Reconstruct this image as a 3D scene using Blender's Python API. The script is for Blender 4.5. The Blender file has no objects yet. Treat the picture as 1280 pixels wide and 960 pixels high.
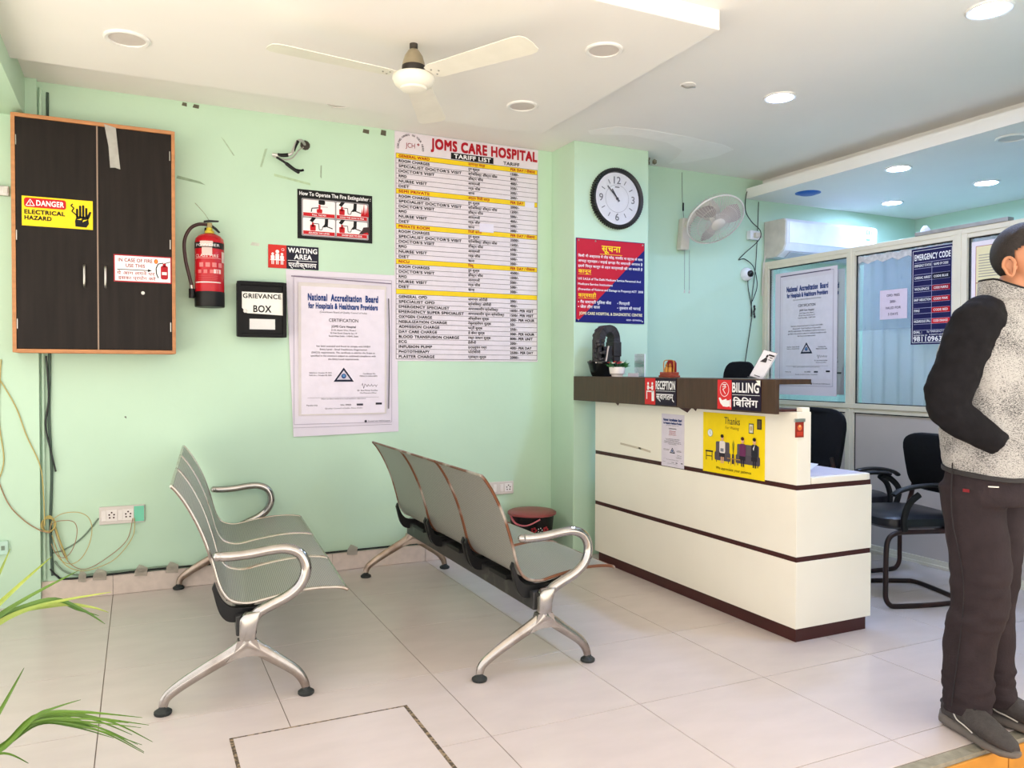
import bpy, bmesh, math, random
from mathutils import Vector, Matrix
random.seed(7)
scn = bpy.context.scene
COL = scn.collection
PI = math.pi

# ------------------------------------------------------------------ camera, light, exposure
YAW, PITCH, ROLL, FPX, CAM_H = 0.4443, -0.01786, 0.00187, 982.7, 1.25
def cam_matrix():
    cy, sy = math.cos(YAW), math.sin(YAW)
    M = Matrix(((cy, -sy, 0), (0, 0, -1), (sy, cy, 0)))
    cp, sp = math.cos(PITCH), math.sin(PITCH)
    P = Matrix(((1, 0, 0), (0, cp, sp), (0, -sp, cp)))
    cr, sr = math.cos(ROLL), math.sin(ROLL)
    Q = Matrix(((cr, -sr, 0), (sr, cr, 0), (0, 0, 1)))
    R = Q @ P @ M
    m = Matrix((R[0], -R[1], -R[2])).transposed().to_4x4()
    m.translation = (0, 0, CAM_H)
    return m
cd = bpy.data.cameras.new('camera')
cam = bpy.data.objects.new('camera', cd)
COL.objects.link(cam)
cam.matrix_world = cam_matrix()
cd.sensor_fit = 'HORIZONTAL'; cd.sensor_width = 36.0; cd.lens = FPX * 36.0 / 1280.0
cd.clip_start = 0.05; cd.clip_end = 200
scn.camera = cam

world = bpy.data.worlds.new('sky'); scn.world = world
world.use_nodes = True
bg = world.node_tree.nodes['Background']
bg.inputs[0].default_value = (1.0, 0.975, 0.955, 1)      # bright overcast sky
bg.inputs[1].default_value = 1.9
sd_ = bpy.data.lights.new('sun', 'SUN'); sd_.energy = 15.0; sd_.angle = 0.02; sd_.color = (1.0, 0.955, 0.91)
sun = bpy.data.objects.new('sun', sd_); COL.objects.link(sun); sun.location = (0, -6, 12)
sun.rotation_euler = (math.radians(20), math.radians(4), 0)   # high sun on the street; the added unseen slab keeps it off the hall
LED_COLOR = (0.42, 0.58, 1.0, 1)
LED_POWER = 360.0
vs = scn.view_settings
vs.view_transform = 'Standard'; vs.look = 'None'; vs.gamma = 1.0; vs.use_curve_mapping = False
vs.exposure = 0.12

# ------------------------------------------------------------------ helpers
def lin(c):
    out = []
    for v in c[:3]:
        v = v / 255.0
        out.append(v / 12.92 if v <= 0.04045 else ((v + 0.055) / 1.055) ** 2.4)
    return (out[0], out[1], out[2], 1.0)

MATS = {}
def mat(name, rgb, rough=0.55, metal=0.0, var=0.06, scale=6.0, bump=0.0, bscale=60.0, rgb2=None, thr=None,
        stretch=(1, 1, 1), alpha=1.0, trans=0.0, emit=None, estr=0.0, coat=0.0, ior=1.45, spec=0.5):
    if name in MATS: return MATS[name]
    m = bpy.data.materials.new(name); m.use_nodes = True
    nt = m.node_tree; N = nt.nodes; L = nt.links
    b = N['Principled BSDF']
    tc = N.new('ShaderNodeTexCoord'); mp = N.new('ShaderNodeMapping')
    mp.inputs['Scale'].default_value = stretch
    L.new(tc.outputs['Object'], mp.inputs['Vector'])
    nz = N.new('ShaderNodeTexNoise'); nz.inputs['Scale'].default_value = scale; nz.inputs['Detail'].default_value = 5
    L.new(mp.outputs[0], nz.inputs['Vector'])
    rp = N.new('ShaderNodeValToRGB')
    c1 = lin(rgb)
    if rgb2 is None:
        a = [max(0, x * (1 - var)) for x in c1[:3]]; d = [min(1, x * (1 + var)) for x in c1[:3]]
        rp.color_ramp.elements[0].color = (*a, 1); rp.color_ramp.elements[1].color = (*d, 1)
        rp.color_ramp.elements[0].position = 0.3; rp.color_ramp.elements[1].position = 0.7
    else:
        rp.color_ramp.elements[0].color = c1; rp.color_ramp.elements[1].color = lin(rgb2)
        t = thr or (0.45, 0.6)
        rp.color_ramp.elements[0].position = t[0]; rp.color_ramp.elements[1].position = t[1]
    L.new(nz.outputs['Fac'], rp.inputs['Fac'])
    L.new(rp.outputs['Color'], b.inputs['Base Color'])
    b.inputs['Roughness'].default_value = rough
    b.inputs['Metallic'].default_value = metal
    b.inputs['IOR'].default_value = ior
    b.inputs['Specular IOR Level'].default_value = spec
    if alpha < 1: b.inputs['Alpha'].default_value = alpha
    if trans > 0: b.inputs['Transmission Weight'].default_value = trans
    if coat > 0: b.inputs['Coat Weight'].default_value = coat; b.inputs['Coat Roughness'].default_value = 0.08
    if emit is not None:
        b.inputs['Emission Color'].default_value = emit; b.inputs['Emission Strength'].default_value = estr
    if bump > 0:
        n2 = N.new('ShaderNodeTexNoise'); n2.inputs['Scale'].default_value = bscale; n2.inputs['Detail'].default_value = 3
        L.new(mp.outputs[0], n2.inputs['Vector'])
        bp = N.new('ShaderNodeBump'); bp.inputs['Strength'].default_value = bump; bp.inputs['Distance'].default_value = 0.01
        L.new(n2.outputs['Fac'], bp.inputs['Height']); L.new(bp.outputs[0], b.inputs['Normal'])
    MATS[name] = m
    return m

def ink(rgb, rough=0.5):
    return mat('ink_%02x%02x%02x' % tuple(rgb), rgb, rough=rough, var=0.03, scale=20, spec=0.3)

def V(*a): return Vector(a[0] if len(a) == 1 else a)

class MB:
    """collects geometry for one mesh object"""
    def __init__(s): s.v = []; s.f = []; s.uv = None
    def add(s, vs, fs):
        o = len(s.v); s.v += [tuple(v) for v in vs]; s.f += [tuple(i + o for i in f) for f in fs]
        return s
    def box(s, x0, y0, z0, x1, y1, z1):
        if x0 > x1: x0, x1 = x1, x0
        if y0 > y1: y0, y1 = y1, y0
        if z0 > z1: z0, z1 = z1, z0
        vs = [(x0, y0, z0), (x1, y0, z0), (x1, y1, z0), (x0, y1, z0), (x0, y0, z1), (x1, y0, z1), (x1, y1, z1), (x0, y1, z1)]
        return s.add(vs, [(3, 2, 1, 0), (4, 5, 6, 7), (0, 1, 5, 4), (1, 2, 6, 5), (2, 3, 7, 6), (3, 0, 4, 7)])
    def obox(s, c, ax, ay, az):
        c, ax, ay, az = V(c), V(ax), V(ay), V(az)
        vs = [c + i * ax + j * ay + k * az for k in (-1, 1) for i, j in ((-1, -1), (1, -1), (1, 1), (-1, 1))]
        fs = [(3, 2, 1, 0), (4, 5, 6, 7), (0, 1, 5, 4), (1, 2, 6, 5), (2, 3, 7, 6), (3, 0, 4, 7)]
        if ax.cross(ay).dot(az) < 0: fs = [f[::-1] for f in fs]
        return s.add(vs, fs)
    def tube(s, pts, r, n=8, flat=1.0, up=None, closed=False):
        P = [V(p) for p in pts]; m = len(P)
        R = r if isinstance(r, (list, tuple)) else [r] * m
        T = []
        for i in range(m):
            a = P[i - 1] if (i > 0 or closed) else P[i]; b = P[(i + 1) % m] if (i < m - 1 or closed) else P[i]
            t = (b - a); T.append(t.normalized() if t.length > 1e-9 else Vector((0, 0, 1)))
        u = V(up) if up is not None else (Vector((0, 0, 1)) if abs(T[0].z) < 0.9 else Vector((1, 0, 0)))
        rings = []
        for i in range(m):
            u = u - T[i] * u.dot(T[i])
            if u.length < 1e-6: u = T[i].orthogonal()
            u.normalize(); w = T[i].cross(u)
            rings.append([P[i] + (u * math.cos(2 * PI * k / n) * flat + w * math.sin(2 * PI * k / n)) * R[i] for k in range(n)])
        vs = [p for rg in rings for p in rg]; fs = []
        for i in range(m if closed else m - 1):
            j = (i + 1) % m
            for k in range(n):
                fs.append((i * n + k, i * n + (k + 1) % n, j * n + (k + 1) % n, j * n + k))
        if not closed:
            fs.append(tuple(range(n))[::-1]); fs.append(tuple((m - 1) * n + k for k in range(n)))
        return s.add(vs, fs)
    def cyl(s, a, b, r, n=16): return s.tube([a, b], r, n)
    def lathe(s, prof, n=24, c=(0, 0, 0), axis=(0, 0, 1)):
        az = V(axis).normalized(); ax = az.orthogonal().normalized(); ay = az.cross(ax); c = V(c)
        vs = []; fs = []
        for r, z in prof:
            for k in range(n):
                a = 2 * PI * k / n
                vs.append(c + az * z + (ax * math.cos(a) + ay * math.sin(a)) * r)
        for i in range(len(prof) - 1):
            for k in range(n):
                fs.append((i * n + k, i * n + (k + 1) % n, (i + 1) * n + (k + 1) % n, (i + 1) * n + k))
        if prof[0][0] > 1e-6: fs.append(tuple(range(n))[::-1])
        if prof[-1][0] > 1e-6: fs.append(tuple((len(prof) - 1) * n + k for k in range(n)))
        return s.add(vs, fs)
    def prism(s, poly, O, U, W, D):
        """polygon (u,w) in plane O+uU+wW pushed by vector D"""
        O, U, W, D = V(O), V(U), V(W), V(D); n = len(poly)
        vs = [O + U * a + W * b for a, b in poly] + [O + U * a + W * b + D for a, b in poly]
        fs = [tuple(range(n))[::-1], tuple(range(n, 2 * n))] + [(i, (i + 1) % n, n + (i + 1) % n, n + i) for i in range(n)]
        return s.add(vs, fs)
    def ball(s, c, r, n=12, sc=(1, 1, 1)):
        vs = []; fs = []; m = n // 2
        for i in range(m + 1):
            t = PI * i / m
            for k in range(n):
                a = 2 * PI * k / n
                vs.append((c[0] + r * sc[0] * math.sin(t) * math.cos(a), c[1] + r * sc[1] * math.sin(t) * math.sin(a), c[2] + r * sc[2] * math.cos(t)))
        for i in range(m):
            for k in range(n):
                fs.append((i * n + k, (i + 1) * n + k, (i + 1) * n + (k + 1) % n, i * n + (k + 1) % n))
        return s.add(vs, fs)
    def loft(s, rings, cap=True):
        n = len(rings[0]); vs = [p for r in rings for p in r]; fs = []
        for i in range(len(rings) - 1):
            for k in range(n):
                fs.append((i * n + k, i * n + (k + 1) % n, (i + 1) * n + (k + 1) % n, (i + 1) * n + k))
        if cap:
            fs.append(tuple(range(n))[::-1]); fs.append(tuple((len(rings) - 1) * n + k for k in range(n)))
        return s.add(vs, fs)
    def disc(s, c, r, axis, n=32):
        az = V(axis).normalized(); ax = az.orthogonal().normalized(); ay = az.cross(ax); c = V(c)
        return s.add([c + (ax * math.cos(2 * PI * k / n) + ay * math.sin(2 * PI * k / n)) * r for k in range(n)], [tuple(range(n))])
    def build(s, name, m, parent=None, smooth=False, bevel=0.0, seg=2, loc=None):
        me = bpy.data.meshes.new(name)
        bm = bmesh.new()
        bvs = [bm.verts.new(v) for v in s.v]
        for f in s.f:
            try: bm.faces.new([bvs[i] for i in f])
            except ValueError: pass
        bmesh.ops.remove_doubles(bm, verts=bm.verts[:], dist=1e-6)
        bmesh.ops.recalc_face_normals(bm, faces=bm.faces[:])
        if bevel > 0:
            es = [e for e in bm.edges if len(e.link_faces) == 2 and e.calc_face_angle(0) > 0.6]
            if es: bmesh.ops.bevel(bm, geom=es, offset=bevel, segments=seg, affect='EDGES', profile=0.5, clamp_overlap=True)
        bm.to_mesh(me); bm.free()
        if smooth:
            for p in me.polygons: p.use_smooth = True
            try: me.set_sharp_from_angle(angle=0.7)
            except Exception: pass
        ob = bpy.data.objects.new(name, me); COL.objects.link(ob)
        me.materials.append(m)
        if parent is not None: ob.parent = parent
        if loc is not None: ob.location = loc
        return ob

def thing(name, label, cat, loc=(0, 0, 0), rotz=0.0, group=None):
    o = bpy.data.objects.new(name, None); COL.objects.link(o)
    o.empty_display_size = 0.05
    o.location = loc; o.rotation_euler = (0, 0, rotz)
    o['label'] = label; o['category'] = cat
    if group: o['group'] = group
    return o
def tag(o, label, cat, group=None):
    o['label'] = label; o['category'] = cat
    if group: o['group'] = group
    return o
def struct(o, label, cat=None):
    o['kind'] = 'structure'; o['label'] = label
    o['category'] = cat or 'structure'
    return o
def kids(o): return [c for c in bpy.data.objects if c.parent == o]
def copy_tree(o, parent=None):
    c = o.copy(); COL.objects.link(c); c.parent = parent
    for ch in kids(o): copy_tree(ch, c)
    return c

def smoothpath(pts, n=6):
    P = [V(p) for p in pts]; out = []
    for i in range(len(P) - 1):
        p0 = P[max(i - 1, 0)]; p1 = P[i]; p2 = P[i + 1]; p3 = P[min(i + 2, len(P) - 1)]
        for k in range(n):
            t = k / n
            out.append(0.5 * ((2 * p1) + (p2 - p0) * t + (2 * p0 - 5 * p1 + 4 * p2 - p3) * t * t + (3 * p1 - p0 - 3 * p2 + p3) * t ** 3))
    out.append(P[-1]); return out

# ---- flat print -------------------------------------------------------------
_TC = {}
def glyphs(body, bold):
    key = (body, bold)
    if key in _TC: return _TC[key]
    cu = bpy.data.curves.new('tmp', 'FONT'); cu.body = body; cu.size = 1.0; cu.resolution_u = 3; cu.space_character = 1.0 + 2.2 * bold
    cu.fill_mode = 'FRONT'
    ob = bpy.data.objects.new('tmp', cu)
    me = ob.to_mesh()
    vs = [(v.co.x, v.co.y) for v in me.vertices]; fs = [tuple(p.vertices) for p in me.polygons]
    ob.to_mesh_clear(); bpy.data.objects.remove(ob); bpy.data.curves.remove(cu)
    if vs:
        x0 = min(v[0] for v in vs); x1 = max(v[0] for v in vs)
    else: x0 = x1 = 0
    _TC[key] = (vs, fs, x0, x1)
    return _TC[key]
CAP = None
def capheight():
    global CAP
    if CAP is None:
        vs = glyphs('H', 0.0)[0]; CAP = max(v[1] for v in vs)
    return CAP
def vis(t):
    """visual order for the short i sign, which stands before its consonant group"""
    out = []
    for ch in t:
        if ch == '\u093f':
            i = len(out) - 1
            while i >= 2 and out[i - 1] == '\u094d': i -= 2
            out.insert(max(i, 0), ch)
        else: out.append(ch)
    return ''.join(out)

class Print:
    def __init__(s, root, U, W, N, base=0.0):
        s.root = root; s.U = V(U); s.W = V(W); s.N = V(N); s.b = base; s.m = {}
    def p(s, u, w, l): return s.U * u + s.W * w + s.N * (s.b + 0.0007 * l)
    def _mb(s, name, rgb): return s.m.setdefault((name, tuple(rgb)), MB())
    def poly(s, rgb, pts, l=1, name='printed_shape'):
        s._mb(name, rgb).add([s.p(u, w, l) for u, w in pts], [tuple(range(len(pts)))]); return s
    def rect(s, rgb, u0, w0, u1, w1, l=1, name='printed_panel'):
        return s.poly(rgb, [(u0, w0), (u1, w0), (u1, w1), (u0, w1)], l, name)
    def rrect(s, rgb, u0, w0, u1, w1, r, l=1, name='printed_panel'):
        pts = []
        for cx, cy, a0 in ((u1 - r, w1 - r, 0), (u0 + r, w1 - r, 90), (u0 + r, w0 + r, 180), (u1 - r, w0 + r, 270)):
            for k in range(5):
                a = math.radians(a0 + k * 22.5); pts.append((cx + r * math.cos(a), cy + r * math.sin(a)))
        return s.poly(rgb, pts, l, name)
    def disc(s, rgb, u, w, r, l=1, ry=None, n=20, name='printed_shape'):
        ry = ry or r
        return s.poly(rgb, [(u + r * math.cos(2 * PI * k / n), w + ry * math.sin(2 * PI * k / n)) for k in range(n)], l, name)
    def ring(s, rgb, u, w, r, t, l=1, ry=None, n=24, name='printed_shape', a0=0.0, a1=2 * PI):
        ry = ry or r; mb = s._mb(name, rgb); vs = []; fs = []
        for k in range(n + 1):
            a = a0 + (a1 - a0) * k / n
            vs += [s.p(u + r * math.cos(a), w + ry * math.sin(a), l), s.p(u + (r - t) * math.cos(a), w + (ry - t) * math.sin(a), l)]
            if k: fs.append((2 * k - 2, 2 * k, 2 * k + 1, 2 * k - 1))
        mb.add(vs, fs); return s
    def line(s, rgb, pts, wd, l=1, name='printed_line'):
        mb = s._mb(name, rgb)
        for a, b in zip(pts[:-1], pts[1:]):
            dx, dy = b[0] - a[0], b[1] - a[1]; d = math.hypot(dx, dy) or 1e-9
            nx, ny = -dy / d * wd / 2, dx / d * wd / 2
            mb.add([s.p(a[0] + nx, a[1] + ny, l), s.p(a[0] - nx, a[1] - ny, l), s.p(b[0] - nx, b[1] - ny, l), s.p(b[0] + nx, b[1] + ny, l)], [(0, 1, 2, 3)])
        return s
    def frame(s, rgb, u0, w0, u1, w1, wd, l=1, name='printed_line'):
        return s.line(rgb, [(u0, w0), (u1, w0), (u1, w1), (u0, w1), (u0, w0)], wd, l, name)
    def text(s, rgb, body, u, w, h, wd=None, bold=0.0, l=2, align='L', maxw=None, rot=0.0, name='lettering', shear=0.0):
        vs, fs, x0, x1 = glyphs(vis(body), bold)
        if not vs: return s
        k = h / capheight(); kx = k
        if wd is not None and x1 > x0: kx = wd / (x1 - x0)
        if maxw is not None and (x1 - x0) * kx > maxw: kx = maxw / (x1 - x0)
        W_ = (x1 - x0) * kx
        ox = {'L': 0, 'C': -W_ / 2, 'R': -W_}[align]
        ca, sa = math.cos(rot), math.sin(rot)
        e = bold * 0.9
        for j, (dx, dy) in enumerate(((-e, -e), (e, -e), (e, e), (-e, e)) if e > 0.003 else ((0.0, 0.0),)):
            out = []
            for x, y in vs:
                a, b = (x - x0 + dx) * kx + ox + shear * y * k, (y + dy) * k
                out.append(s.p(u + a * ca - b * sa, w + a * sa + b * ca, l + 0.12 * j))
            s._mb(name, rgb).add(out, fs)
        return s
    def done(s):
        for (name, rgb), mb in s.m.items(): mb_build_flat(mb, name, ink(rgb), s.root, s.N)
def mb_build_flat(mb, name, m, parent, N):
    me = bpy.data.meshes.new(name)
    me.from_pydata([tuple(v) for v in mb.v], [], mb.f)
    me.materials.append(m)
    ob = bpy.data.objects.new(name, me); COL.objects.link(ob); ob.parent = parent
    ob['kind'] = 'stuff'          # flat print, too fine to pick apart
    return ob
WHITE = (240, 240, 242); BLACK = (14, 14, 16); RED = (196, 24, 34); NAVY = (27, 27, 92); YEL = (246, 214, 32)
BX, BZ = (1, 0, 0), (0, 0, 1)
FACE_BACK = ((1, 0, 0), (0, 0, 1), (0, -1, 0))      # print on a face that looks towards -Y
FACE_SIDE = ((0, -1, 0), (0, 0, 1), (-1, 0, 0))     # print on a face that looks towards -X
YB = 4.872
# ------------------------------------------------------------------ materials of the setting
M_WALL = mat('green_wall_paint', (192, 221, 196), rough=0.55, var=0.04, scale=1.3, bump=0.06, bscale=25)
M_CEIL = mat('ceiling_paint', (242, 239, 234), rough=0.7, var=0.02, scale=1.5, bump=0.03, bscale=18)
M_TILE = mat('floor_tile', (210, 198, 194), rough=0.24, var=0.04, scale=4.0, stretch=(1, 2.5, 1))
M_GROUT = mat('grout', (128, 116, 106), rough=0.9)
M_ALU = mat('cream_aluminium', (226, 218, 198), rough=0.4, var=0.03, scale=4)
M_PANEL = mat('grey_laminate', (198, 188, 182), rough=0.5, var=0.03, scale=3)
M_PLASTER = mat('bare_plaster', (250, 248, 244), rough=0.9, var=0.02, scale=12)
M_ORANGE = mat('ochre_tile', (206, 146, 62), rough=0.45, var=0.12, scale=7)
M_CEMENT = mat('broken_cement', (150, 146, 132), rough=0.95, var=0.2, scale=22, bump=0.5, bscale=50)
M_GROUND = mat('street_concrete', (190, 184, 174), rough=0.9, var=0.08, scale=2)

def glass_mat(name, tint, refl=0.08):
    m = bpy.data.materials.new(name); m.use_nodes = True
    nt = m.node_tree; N = nt.nodes; L = nt.links
    N.remove(N['Principled BSDF'])
    tr = N.new('ShaderNodeBsdfTransparent'); tr.inputs[0].default_value = (*tint, 1)
    gl = N.new('ShaderNodeBsdfGlossy'); gl.inputs['Roughness'].default_value = 0.02
    lw = N.new('ShaderNodeLayerWeight'); lw.inputs['Blend'].default_value = 0.25
    ma = N.new('ShaderNodeMath'); ma.operation = 'MULTIPLY_ADD'; ma.inputs[1].default_value = 0.7; ma.inputs[2].default_value = refl
    L.new(lw.outputs['Fresnel'], ma.inputs[0])
    mx = N.new('ShaderNodeMixShader')
    L.new(ma.outputs[0], mx.inputs[0]); L.new(tr.outputs[0], mx.inputs[1]); L.new(gl.outputs[0], mx.inputs[2])
    L.new(mx.outputs[0], N['Material Output'].inputs[0])
    return m
M_GLASS = glass_mat('window_glass', (0.93, 0.96, 0.96))
M_ACRYL = glass_mat('clear_acrylic', (0.97, 0.98, 0.98), 0.04)

# ------------------------------------------------------------------ shell
struct(MB().box(-1.6, YB, -0.05, 6.45, YB + 0.15, 2.9).build('wall_back', M_WALL), 'pale green painted rear wall of the waiting hall', 'wall')
struct(MB().box(-1.5, 4.83, 0.0, -0.472, YB, 2.775).build('wall_pier_left', M_WALL), 'shallow pale green pier at the far left of the rear wall', 'wall')
struct(MB().box(2.625, 4.558, 0.0, 3.22, YB, 2.775).build('wall_pier_middle', M_WALL, bevel=0.004), 'green column behind the left end of the reception counter', 'wall')
struct(MB().box(-1.6, 4.2, -0.05, -1.5, YB, 2.9).build('wall_left', M_WALL), 'green side wall outside the left edge', 'wall')
struct(MB().box(6.35, 1.6, -0.05, 6.45, YB, 2.9).build('wall_right', M_WALL), 'green side wall of the room behind the glass partition', 'wall')
struct(MB().box(3.2, 1.58, -0.05, 6.35, 1.69, 2.9).build('wall_front_light_block', M_WALL), 'front wall of the partition room, extended out of view to block daylight', 'wall')  # runs on past the room, unseen, to keep front daylight off the counter end
ceil = struct(MB().box(-1.6, 1.55, 2.775, 6.45, YB + 0.15, 2.9).build('ceiling', M_CEIL), 'off white upper ceiling above the waiting hall', 'ceiling')
struct(MB().box(-0.9, 2.65, 2.69, 2.232, 4.31, 2.775).build('ceiling_panel_left', M_CEIL, bevel=0.003), 'warm white dropped ceiling slab carrying the fan', 'ceiling')
struct(MB().box(4.38, 1.7, 2.615, 6.35, YB, 2.695).box(4.55, 1.7, 2.695, 6.35, YB, 2.775).build('ceiling_panel_right', M_CEIL), 'dropped ceiling slab above the glass partition', 'ceiling')
struct(MB().box(-1.6, -1.6, 2.9, 8.0, 1.55, 3.05).build('ceiling_sky_block', M_CEIL), 'added unseen slab over the entrance that cuts steep sky light', 'ceiling')  # unseen slab, put in to even out daylight on the near floor
struct(MB().box(-0.95, 3.3, 2.57, -0.525, 4.83, 2.775).build('trim_1', M_WALL), 'green beam under the ceiling at the upper left', 'trim')
# repaired plaster on the ceiling and a broken corner beside the column
def ceiling_patch(pts, z, name, m):
    o = MB().prism(pts, (0, 0, z), (1, 0, 0), (0, 1, 0), (0, 0, -0.001)).build(name, m, ceil); return o
ceiling_patch([(2.596, 4.336), (2.711, 4.189), (2.93, 4.156), (3.255, 4.169), (3.589, 4.211), (3.726, 4.273), (3.739, 4.471), (3.654, 4.68), (3.55, 4.78), (3.5, 4.62), (3.42, 4.44), (3.2, 4.33), (2.9, 4.30), (2.651, 4.40)], 2.775, 'plaster_patch', M_PLASTER)
mb = MB()
for k in range(14):
    x = 3.25 + random.random() * 0.13; y = 4.70 + random.random() * 0.15
    mb.ball((x, y, 2.77 - random.random() * 0.02), 0.016 + 0.012 * random.random(), 6)
mb.build('broken_plaster', mat('dark_plaster', (120, 116, 100), rough=1, var=0.4, scale=30), ceil)

# floor: grout bed and single tiles
floor = struct(MB().box(-1.6, 1.70, -0.12, 6.45, YB, -0.003).build('floor', M_GROUT), 'floor of large glossy pinkish white tiles', 'floor')
TX, TY = 0.607, 0.6035
xs = [-1.6] + [-0.131 + TX * k for k in range(-2, 11)] + [6.35]
ys = [1.70] + [1.829 + TY * k for k in range(0, 5)] + [YB]
tile_cache = {}
for i in range(len(xs) - 1):
    for j in range(len(ys) - 1):
        w, d = xs[i + 1] - xs[i], ys[j + 1] - ys[j]
        if w < 0.02: continue
        key = (round(w, 3), round(d, 3))
        if key not in tile_cache:
            o = MB().box(-w / 2 + 0.0016, -d / 2 + 0.0016, -0.01, w / 2 - 0.0016, d / 2 - 0.0016, 0).build('tile', M_TILE, floor, bevel=0.0006, seg=1)
            tile_cache[key] = o.data
        else:
            o = bpy.data.objects.new('tile', tile_cache[key]); COL.objects.link(o); o.parent = floor
        o.location = ((xs[i] + xs[i + 1]) / 2, (ys[j] + ys[j + 1]) / 2, 0)
# square trap cover let into the floor
M_EDGE = mat('worn_hatch_edge', (150, 130, 104), rough=0.9, rgb2=(84, 74, 62), scale=60, thr=(0.42, 0.55))
h0x, h1x, h0y, h1y = 0.272, 0.898, 2.165, 2.793
hf = MB()
for a in ((h0x, h0y, h0x + 0.012, h1y), (h1x - 0.014, h0y, h1x, h1y), (h0x, h1y - 0.009, h1x, h1y), (h0x, h0y, h1x, h0y + 0.01)):
    hf.box(a[0], a[1], -0.002, a[2], a[3], 0.0012)
hf.build('hatch_frame', M_EDGE, floor)
MB().box(h0x + 0.012, h0y + 0.01, -0.002, h1x - 0.014, h1y - 0.009, 0.0014).build('hatch_cover', M_TILE, floor, bevel=0.0005, seg=1)
# step at the entrance
st = struct(MB().box(-1.6, 1.655, -0.2, 4.56, 1.70, -0.004).build('floor_step_edge', M_CEMENT), 'broken grey cement edge along the front of the tiled floor', 'step')
sr = struct(MB().box(-1.6, 0.9, -0.32, 4.56, 1.655, -0.16).build('floor_step', M_GROUT), 'ochre tiled entrance step below the floor edge', 'step')
for k in range(16):
    x = -1.6 + k * 0.385
    MB().box(x + 0.002, 1.645, -0.156, x + 0.381, 1.655, -0.018).build('riser_tile', M_ORANGE, sr, bevel=0.002, seg=1)
    for y0, y1 in ((1.28, 1.643), (0.91, 1.276)):
        MB().box(x + 0.002, y0, -0.16, x + 0.381, y1, -0.15).build('tread_tile', M_ORANGE, sr, bevel=0.002, seg=1)
struct(MB().box(-30, -30, -0.5, 30, 0.9, -0.32).box(-30, 0.9, -0.5, -1.6, 12, -0.32).build('ground', M_GROUND), 'pale concrete ground outside the entrance', 'ground')

# skirting tiles along the rear wall
base = struct(MB().box(-0.472, YB - 0.004, 0, 2.625, YB, 0.108).build('baseboard_back', M_GROUT), 'tiled skirting along the foot of the rear wall', 'baseboard')
sx = [-0.472] + [-0.131 + TX * k for k in range(0, 5)] + [2.625]
for a, b in zip(sx[:-1], sx[1:]):
    if b - a < 0.03: continue
    MB().box(a + 0.001, YB - 0.012, 0.001, b - 0.001, YB - 0.004, 0.11).build('skirting_tile', mat('skirting', (216, 200, 188), rough=0.35, var=0.06, scale=30), base, bevel=0.001, seg=1)

# ------------------------------------------------------------------ glass partition
part = bpy.data.objects.new('wall_partition', None); COL.objects.link(part)
struct(part, 'cream aluminium partition with glass panes above grey panels', 'partition')
X0, X1 = 4.56, 4.61
muls = [(YB - 0.064, YB - 0.001), (3.97, 4.04), (3.14, 3.235), (2.33, 2.40), (1.70, 1.77)]
for a, b in muls:
    o = MB().box(X0 - 0.004, a, 0.0, X1, b, 2.11).box(X0 - 0.01, a + (b - a) * 0.38, 0.0, X0, a + (b - a) * 0.62, 2.11).build('mullion', M_ALU, part, bevel=0.002)
MB().box(X0, 1.70, 2.058, X1, YB - 0.002, 2.118).box(X0 - 0.006, 1.70, 2.085, X0, YB - 0.002, 2.118).build('top_rail', M_ALU, part, bevel=0.002)
MB().box(X0 - 0.002, 1.70, 0.955, X1, YB - 0.002, 1.018).box(X0 - 0.012, 1.70, 0.985, X0, YB - 0.002, 1.018).build('sill_rail', M_ALU, part, bevel=0.002)
MB().box(X0 - 0.002, 1.70, 0.0, X1, YB - 0.002, 0.05).box(X0 - 0.01, 1.70, 0.0, X0, YB - 0.002, 0.02).build('bottom_rail', M_ALU, part, bevel=0.002)
M_GASKET = mat('black_gasket', (30, 30, 32), rough=0.6)
for k in range(len(muls) - 1):
    y1 = muls[k][0]; y0 = muls[k + 1][1]
    MB().box(4.583, y0, 1.018, 4.588, y1, 2.058).build('pane', M_GLASS, part)
    g = MB()
    t = 0.006
    for a in ((y0, 1.018, y0 + t, 2.058), (y1 - t, 1.018, y1, 2.058), (y0, 1.018, y1, 1.018 + t), (y0, 2.058 - t, y1, 2.058)):
        g.box(4.576, a[0], a[1], 4.5835, a[2], a[3])
    for a in ((y0, 0.05, y0 + t, 0.955), (y1 - t, 0.05, y1, 0.955), (y0, 0.948, y1, 0.955)):
        g.box(4.572, a[0], a[1], 4.578, a[2], a[3])
    g.build('gasket', M_GASKET, part)
    MB().box(4.575, y0, 0.05, 4.595, y1, 0.955).build('panel', M_PANEL, part)
MB().box(4.545, 2.885, 2.118, 4.60, 3.49, 2.142).build('channel', mat('dusty_aluminium', (168, 166, 164), rough=0.5, metal=0.3, var=0.15, scale=20), part, bevel=0.002)
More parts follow.
